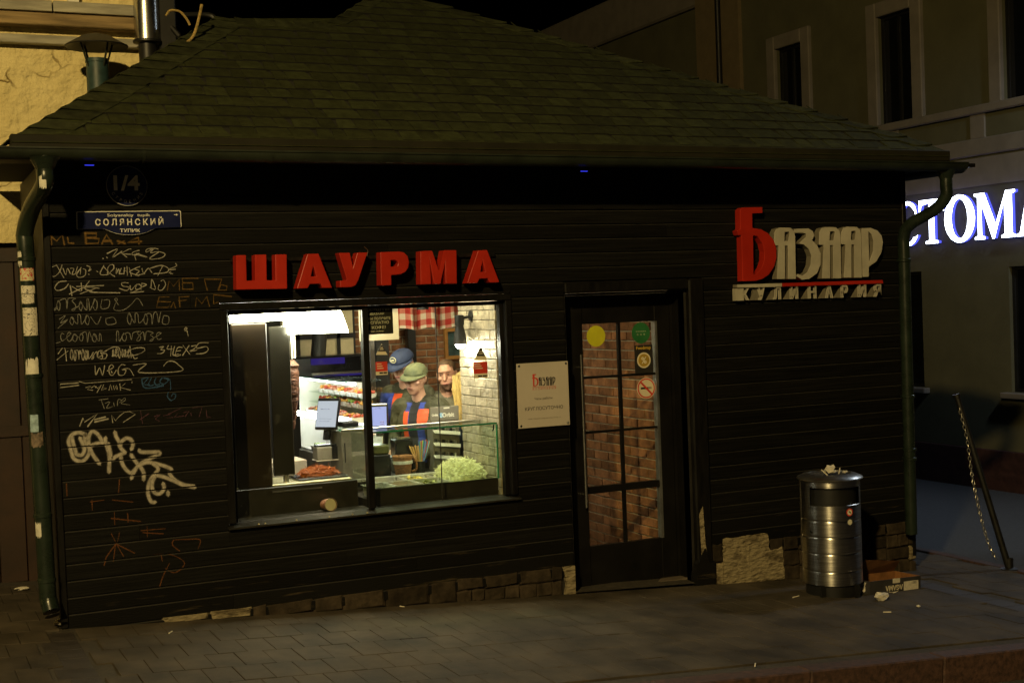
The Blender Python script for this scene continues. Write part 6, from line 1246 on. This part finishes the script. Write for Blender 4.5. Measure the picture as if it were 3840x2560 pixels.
# ------------------------------------------------------------------ people queueing inside
def cap_sdf(P, a, b, ra, rb_):
    a, b = np.array(a), np.array(b); ab = b-a; t = np.clip(((P-a)@ab)/max(ab@ab, 1e-9), 0, 1); return np.linalg.norm(P-(a+t[:, None]*ab), axis=1)-(ra+(rb_-ra)*t)
def ell_sdf(P, c, r, Rm):
    q = (P-np.array(c))@Rm; r = np.array(r); return (np.linalg.norm(q/r, axis=1)-1)*r.min()
def person(name, loc, scale, facing, prims, mats, rule, label, vox=.0085):
    root = thing(name, loc, label, 'person'); root.rotation_euler.z = -facing
    mb = MB()
    for p in prims:
        if p[0] == 'c':
            _, tg, a, b, ra, rb_ = p; a, b = Vector(a), Vector(b); d = (b-a).normalized()
            mb.tube([a-d*ra*.98, a-d*ra*.8, a-d*ra*.4, a, b, b+d*rb_*.4, b+d*rb_*.8, b+d*rb_*.98], [ra*.15, ra*.6, ra*.92, ra, rb_, rb_*.92, rb_*.6, rb_*.15], 14)
        else:
            _, tg, c, r, Rm = p; m0 = MB(); m0.ell((0,0,0), r, 18, z0=-.999, z1=.999); k_ = 18; n_ = len(m0.v)
            m0.f += [tuple(range(k_))[::-1], tuple(range(n_-k_, n_))]; m0.mi += [0, 0]
            mb.add([Rm @ Vector(v)+Vector(c) for v in m0.v], m0.f)
    me = mb.mesh('body_src'); o = bpy.data.objects.new('body_src', me); col.objects.link(o)
    rm = o.modifiers.new('r', 'REMESH'); rm.mode = 'VOXEL'; rm.voxel_size = vox; sm = o.modifiers.new('s', 'SMOOTH'); sm.factor = .5; sm.iterations = 3
    dg = bpy.context.evaluated_depsgraph_get(); m2 = bpy.data.meshes.new_from_object(o.evaluated_get(dg)); bpy.data.objects.remove(o)
    n_ = len(m2.polygons); C = np.empty(n_*3); m2.polygons.foreach_get('center', C); C = C.reshape(-1, 3); best = np.full(n_, 9.0); tagi = np.zeros(n_, int)
    for p in prims:
        d = cap_sdf(C, *p[2:]) if p[0] == 'c' else ell_sdf(C, p[2], p[3], np.array(p[4]))
        k_ = d < best; best[k_] = d[k_]; tagi[k_] = p[1]
    tagi = rule(C, tagi); m2.materials.clear()
    for q in mats: m2.materials.append(q)
    m2.polygons.foreach_set('material_index', tagi.astype(int)); m2.polygons.foreach_set('use_smooth', [True]*n_); m2.name = 'body'
    b = bpy.data.objects.new('body', m2); link(b, root, loc); b.scale = (scale,)*3
    return root, b
def skel(arms, head_rot, bulk=1.0, hc=(0,-.02,1.655), woman=False, jk=1, pk=2, sk=0):
    I = Matrix.Identity(3); P = []
    for s in (-1, 1):
        P += [('c', 3, (s*.09,.02,.045), (s*.10,-.15,.04), .05, .042), ('c', pk, (s*.09,0,.09), (s*.095,-.01,.49), .058, .070), ('c', pk, (s*.095,-.01,.49), (s*.088,0,.90), .070, .095)]
    P += [('e', pk, (0,.01,.94), (.175,.125,.14), I), ('e', jk, (0,0,1.08), (.175*bulk,.125*bulk,.21), I), ('e', jk, (0,.005,1.27), (.195*bulk,.135*bulk,.20), I), ('c', jk, (-.165*bulk,.01,1.405), (.165*bulk,.01,1.405), .078*bulk, .078*bulk), ('c', jk, (-.09,.015,1.44), (.09,.015,1.44), .065*bulk, .065*bulk)]
    nb = Vector((0,.01,1.43)); hcv = Vector(hc); P += [('c', sk, nb, hcv-Vector((0,-.015,.06)), .060, .055)]
    HS = 1.03; E_ = lambda tg, c, r: ('e', tg, H(c), tuple(q*HS for q in r), head_rot)
    H = lambda v: head_rot @ (Vector(v)*HS)+hcv
    P += [E_(sk, (0,.01,.015), (.078,.098,.108)), E_(sk, (0,-.045,-.055), (.058,.052,.062)), E_(sk, (0,-.062,-.098), (.030,.028,.022)), ('c', sk, H((0,-.088,.02)), H((0,-.112,-.022)), .011, .015), E_(sk, (0,-.080,.045), (.055,.022,.014)), E_(sk, (0,-.096,-.058), (.026,.010,.009))]
    for s in (-1, 1): P += [E_(sk, (s*.080,.015,.0), (.010,.020,.032)), E_(sk, (s*.042,-.070,-.018), (.024,.020,.020))]
    for s, (el, wr_, hd, fing) in zip((-1, 1), arms):
        sh = Vector((s*.185*bulk,.01,1.40)); el, wr_, hd = Vector(el), Vector(wr_), Vector(hd)
        P += [('c', jk, sh, el, .066*bulk, .054*bulk), ('c', jk, el, wr_, .054*bulk, .040*bulk)]
        d = (hd-wr_).normalized(); sd = d.cross(Vector((0,0,1))).normalized(); upv = sd.cross(d)
        P += [('c', sk, wr_, wr_+d*.05, .028, .036), ('c', sk, wr_+d*.05-sd*.02, wr_+d*.085-sd*.025, .020, .016), ('c', sk, wr_+d*.05+sd*.02, wr_+d*.085+sd*.025, .020, .016)]
        for k_, (off, ln) in enumerate(((-.030,.062),(-.010,.074),(.010,.070),(.030,.054))):
            b0 = wr_+d*.09+sd*off; b1 = b0+d*ln*.5-upv*.006*fing; b2 = b1+d*ln*.45-upv*.030*fing; P += [('c', sk, b0, b1, .0098, .0092), ('c', sk, b1, b2, .0092, .0078)]
        t0 = wr_+d*.04-sd*.032*s; P += [('c', sk, t0, t0+d*.035-sd*.024*s-upv*.008, .012, .010), ('c', sk, t0+d*.035-sd*.024*s-upv*.008, t0+d*.065-sd*.014*s-upv*.014, .010, .008)]
    return P, H
skin = mat('skin', (.62,.35,.24), .5, var=.08, scale=20, spec=.4); skin2 = mat('skin_warm', (.55,.29,.19), .5, var=.08, scale=20)
blk = mat('trousers_black', (.02,.02,.022), .8, var=.2); shoe = M['blackgloss']; olive = mat('jacket_olive', (.060,.058,.030), .8, var=.35, scale=9, bump=.8, bscale=16, bdist=.03); blue = mat('jacket_blue', (.035,.060,.32), .7, var=.3, scale=12, bump=.6, bscale=18, bdist=.02); oran = mat('jacket_orange', (.75,.10,.025), .6, var=.1); knit = mat('sweater_dark', (.03,.03,.03), .9, var=.2); hood = mat('hoodie_grey_green', (.15,.14,.10), .9, var=.25, scale=20, bump=.7, bscale=18, bdist=.03); denim = mat('jacket_denim', (.035,.050,.085), .8, var=.25, scale=20)
eyem = mat('eye_dark', (.02,.012,.01), .3); lipm = mat('lip', (.36,.11,.09), .5); hairb = mat('hair_brown', (.085,.045,.020), .6, var=.4, scale=60, stretch=(1,1,.3)); hairbl = mat('hair_blond', (.46,.32,.11), .5, var=.45, scale=50, stretch=(3,3,.2))
def face(root, sc, H, hr, beard=None):
    def lp(v): return tuple(q*sc for q in H(v))
    for s in (-1, 1):
        lpart(MB().ell((0,0,0), (.0095,.005,.0045), 10), 'eye', eyem, root, True, lp((s*.031,-.0905,.014)), hr.to_euler()); lpart(MB().ell((0,0,0), (.019,.006,.0032), 10), 'eyebrow', hairb, root, True, lp((s*.031,-.1005,.038)), hr.to_euler())
    lpart(MB().ell((0,0,0), (.026,.007,.0055), 10), 'mouth', lipm, root, True, lp((0,-.1045,-.057)), hr.to_euler())
def cap(root, sc, H, hr, m_, badge=None):
    mb = MB(); vs = []
    n_ = 24
    for i in range(9):
        ph = R(90*i/8)
        for j in range(n_):
            a = 2*math.pi*j/n_; vs.append((.090*math.cos(ph)**.8*math.cos(a), .118*math.cos(ph)**.8*math.sin(a)+.006, .042+.084*math.sin(ph)))
    mb.add(vs, [(i*n_+j, i*n_+(j+1) % n_, (i+1)*n_+(j+1) % n_, (i+1)*n_+j) for i in range(8) for j in range(n_)])
    br = []
    for i in range(13):
        a = math.pi+math.pi*i/12; c_, s_ = math.cos(a), math.sin(a)
        for rr, dz in ((1.0,0),(1.35,-.012),(1.72,-.035)): br.append((.089*c_*(1+(rr-1)*.25), .114*s_*(1+(rr-1)*.85)+.006 if s_ < 0 else .008, .048+dz*.8*(-s_)-abs(c_)*.006))
    mb.add(br, [(i*3+j, (i+1)*3+j, (i+1)*3+j+1, i*3+j+1) for i in range(12) for j in range(2)])
    mb.ell((0,.006,.126), (.008,.008,.006), 8)
    M4 = Matrix.Identity(3)
    o = MB().add([Vector(H(v))*sc for v in mb.v], mb.f); c = lpart(o, 'cap', m_, root, True); sf = c.modifiers.new('thick', 'SOLIDIFY'); sf.thickness = .004
    if badge:
        b = MB(); n2 = 20; ring = [(.026*math.cos(2*math.pi*k_/n2), -.109, .088+.022*math.sin(2*math.pi*k_/n2)) for k_ in range(n2+1)]; b.tube(ring, .0035, 6); b.box(-.012, .012, -.1145, -.108, .080, .092)
        bo = lpart(MB().add([Vector(H(v))*sc for v in b.v], b.f), 'badge', mat('badge_cream', (.6,.55,.35), .6), root)
def Rh(yaw, pitch, roll=0): return (Matrix.Rotation(R(yaw), 3, 'Z') @ Matrix.Rotation(R(pitch), 3, 'X') @ Matrix.Rotation(R(roll), 3, 'Y'))
def stripes(jk):
    def rule(C, t):
        x, y, z = C[:, 0], C[:, 1], C[:, 2]; fr = (t == jk) & (y < -.045) & (z > .92) & (z < 1.45)
        t = t.copy(); t[fr & (np.abs(x) < .085)] = 6; t[fr & (np.abs(x) < .040)] = 5
        t[fr & (x < -.045) & (x > -.10) & (z < 1.38)] = 4; t[fr & (x > .04) & (x < .125) & (z > 1.25) & (z < 1.40)] = 4; t[fr & (x > .04) & (x < .10) & (z <= 1.25)] = 6; return t
    return rule
def at(px, py, Y): return onY(px, py, Y)
# the young man in the green cap, looking down at the phone in his hands
g = at(1562, 1405, 1.38); hr = Rh(0, 9, 4); sc = 1.0; hcz = 1.645
P, H = skel([((-.26,.02,1.15), (-.13,-.26,1.06), (-.05,-.36,1.06), 1.0), ((.26,.03,1.15), (.12,-.26,1.02), (.02,-.36,1.02), 1.0)], hr, 1.08, hc=(0,-.055,hcz))
rt, bd = person('person', (g[0]+.02, 1.38, FZ), sc, R(50), P, [skin, olive, blk, shoe, oran, knit, blue], stripes(1), 'young person in a green cap and olive jacket looking down at a phone')
face(rt, sc, H, hr); cap(rt, sc, H, hr, mat('cap_green', (.10,.115,.060), .8, col2=(.16,.17,.08), scale=14, mix=(.4,.6), bump=.3, bscale=90))
lpart(MB().ell((0,0,0), (.088,.075,.062), 14), 'hair', hairb, rt, True, tuple(H((0,.045,-.01))), hr.to_euler())
ph = thing('phone', (0,0,0), 'dark phone held in the hands of the person in the green cap', 'phone'); ph.location = Vector((rt.location.x, rt.location.y, rt.location.z)) + Matrix.Rotation(-R(52), 3, 'Z') @ Vector((-.01,-.375,1.078)); ph.rotation_euler = (R(35), 0, -R(52)); lpart(MB().box(-.036,.036,-.074,.074,-.004,.004, ch=.003), 'case', M['blackgloss'], ph); lpart(MB().box(-.032,.032,-.068,.068,.0042,.0048), 'display', emit_mat('phone_glow', (.8,.75,.7), .8), ph)
# the one in the blue cap behind
b_ = at(1523, 1372, 1.80); hr = Rh(4, 20); P, H = skel([((-.26,.02,1.16), (-.16,-.24,1.10), (-.08,-.33,1.14), 1.0), ((.27,.03,1.13), (.20,-.16,.95), (.16,-.26,.93), .6)], hr, 1.06, hc=(0,-.045,1.645))
rt, bd = person('person', (b_[0]+.0, 1.80, FZ), 1.06, R(58), P, [skin, olive, blk, shoe, oran, knit, blue], lambda C, t: np.where((t == 1) & (C[:, 1] < -.02) & (C[:, 0] < .02) & (C[:, 2] > .9) & (C[:, 2] < 1.42), np.where(C[:, 0] > -.07, 4, 6), t), 'person in a navy cap and blue and orange jacket at the back of the queue')
face(rt, 1.06, H, hr); cap(rt, 1.06, H, hr, mat('cap_navy', (.022,.034,.085), .8, var=.2), True)
# the bearded man facing the street
mq = at(1675, 1398, 1.55); hr = Rh(-10, 6, -6); P, H = skel([((-.25,.03,1.13), (-.20,-.10,.90), (-.18,-.20,.86), .7), ((.25,.03,1.13), (.20,-.10,.90), (.18,-.20,.86), .7)], hr, 1.10, hc=(0,-.03,1.650))
def ruleM(C, t):
    t = t.copy(); j = (t == 1); t[j & (np.abs(C[:, 0]) < .10) & (C[:, 1] < -.03)] = 4; h = (t == 0); q = (np.array([list(H((0,0,0)))])); L = (C-q)@np.array(hr); t[h & (L[:, 2] < -.060) & (L[:, 1] < -.01) & (L[:, 2] > -.14)] = 5; t[h & (L[:, 2] < -.035) & (np.abs(L[:, 0]) > .050) & (L[:, 1] < .0) & (L[:, 2] > -.12)] = 5; return t
rt, bd = person('person', (mq[0], 1.55, FZ), 1.0, R(22), P, [skin2, olive, blk, shoe, hood, mat('beard', (.20,.105,.062), .8, var=.3, scale=80)], ruleM, 'bearded man in a grey-green hoodie looking out of the window')
face(rt, 1.0, H, hr)
mb = MB(); mb.ell((0,.022,.045), (.083,.098,.086), 20); bm = bmesh.new(); me = mb.mesh('h'); bm.from_mesh(me); bmesh.ops.delete(bm, geom=[v for v in bm.verts if v.co.y < -.055 and v.co.z < .075 or v.co.z < .0 and v.co.y < .01], context='VERTS'); vs = [tuple(v.co) for v in bm.verts]; bm.verts.index_update(); fs = [tuple(v.index for v in f.verts) for f in bm.faces]; bm.free()
lpart(MB().add([H(v) for v in vs], fs), 'hair', hairb, rt, True)
for s in (-1, 1): lpart(MB().tube([(s*.03,-.135,1.36),(s*.028,-.150,1.20)], .004, 6), 'drawstring', M['enamelwhite'], rt)
# the woman with long blond hair seen from behind
wq = at(1779, 1432, 1.30); hr = Rh(0, 4); P, H = skel([((-.24,.03,1.13), (-.20,-.06,.90), (-.18,-.16,.86), .7), ((.24,.03,1.13), (.20,-.06,.90), (.18,-.16,.86), .7)], hr, .92, hc=(.115,-.02,1.62))
rt, bd = person('person', (wq[0], 1.30, FZ), .965, R(165), P, [skin, denim, blk, shoe], lambda C, t: t, 'woman with long blond hair in a dark blue jacket beside the brick pier')
face(rt, .965, H, hr); mb = MB(); mb.ell(H((0,.022,.035)), (.092,.104,.095), 18)
for i in range(150):
    a = R(rng.uniform(-28, 208)); r0 = .080; st = Vector(H((r0*math.cos(a), .02+r0*1.1*math.sin(a), .05+rng.uniform(-.02,.05)))); md = Vector(H((1.10*r0*math.cos(a)+rng.uniform(-.008,.008), .03+1.35*r0*math.sin(a), -.10))); en = Vector(H((1.25*r0*math.cos(a)+rng.uniform(-.02,.02), .045+1.45*r0*math.sin(a)+rng.uniform(-.01,.02), -.30+rng.uniform(-.06,.05))))
    mb.tube(smooth_path([st, st*.5+md*.5+Vector((.010*math.cos(a), .010*math.sin(a), 0)), md, en], 3), [.009,.010,.010,.010,.010,.009,.008,.007,.005,.003], 5, caps=False)
lpart(MB().add([Vector(v)*.965 for v in mb.v], mb.f), 'hair', hairbl, rt, True)
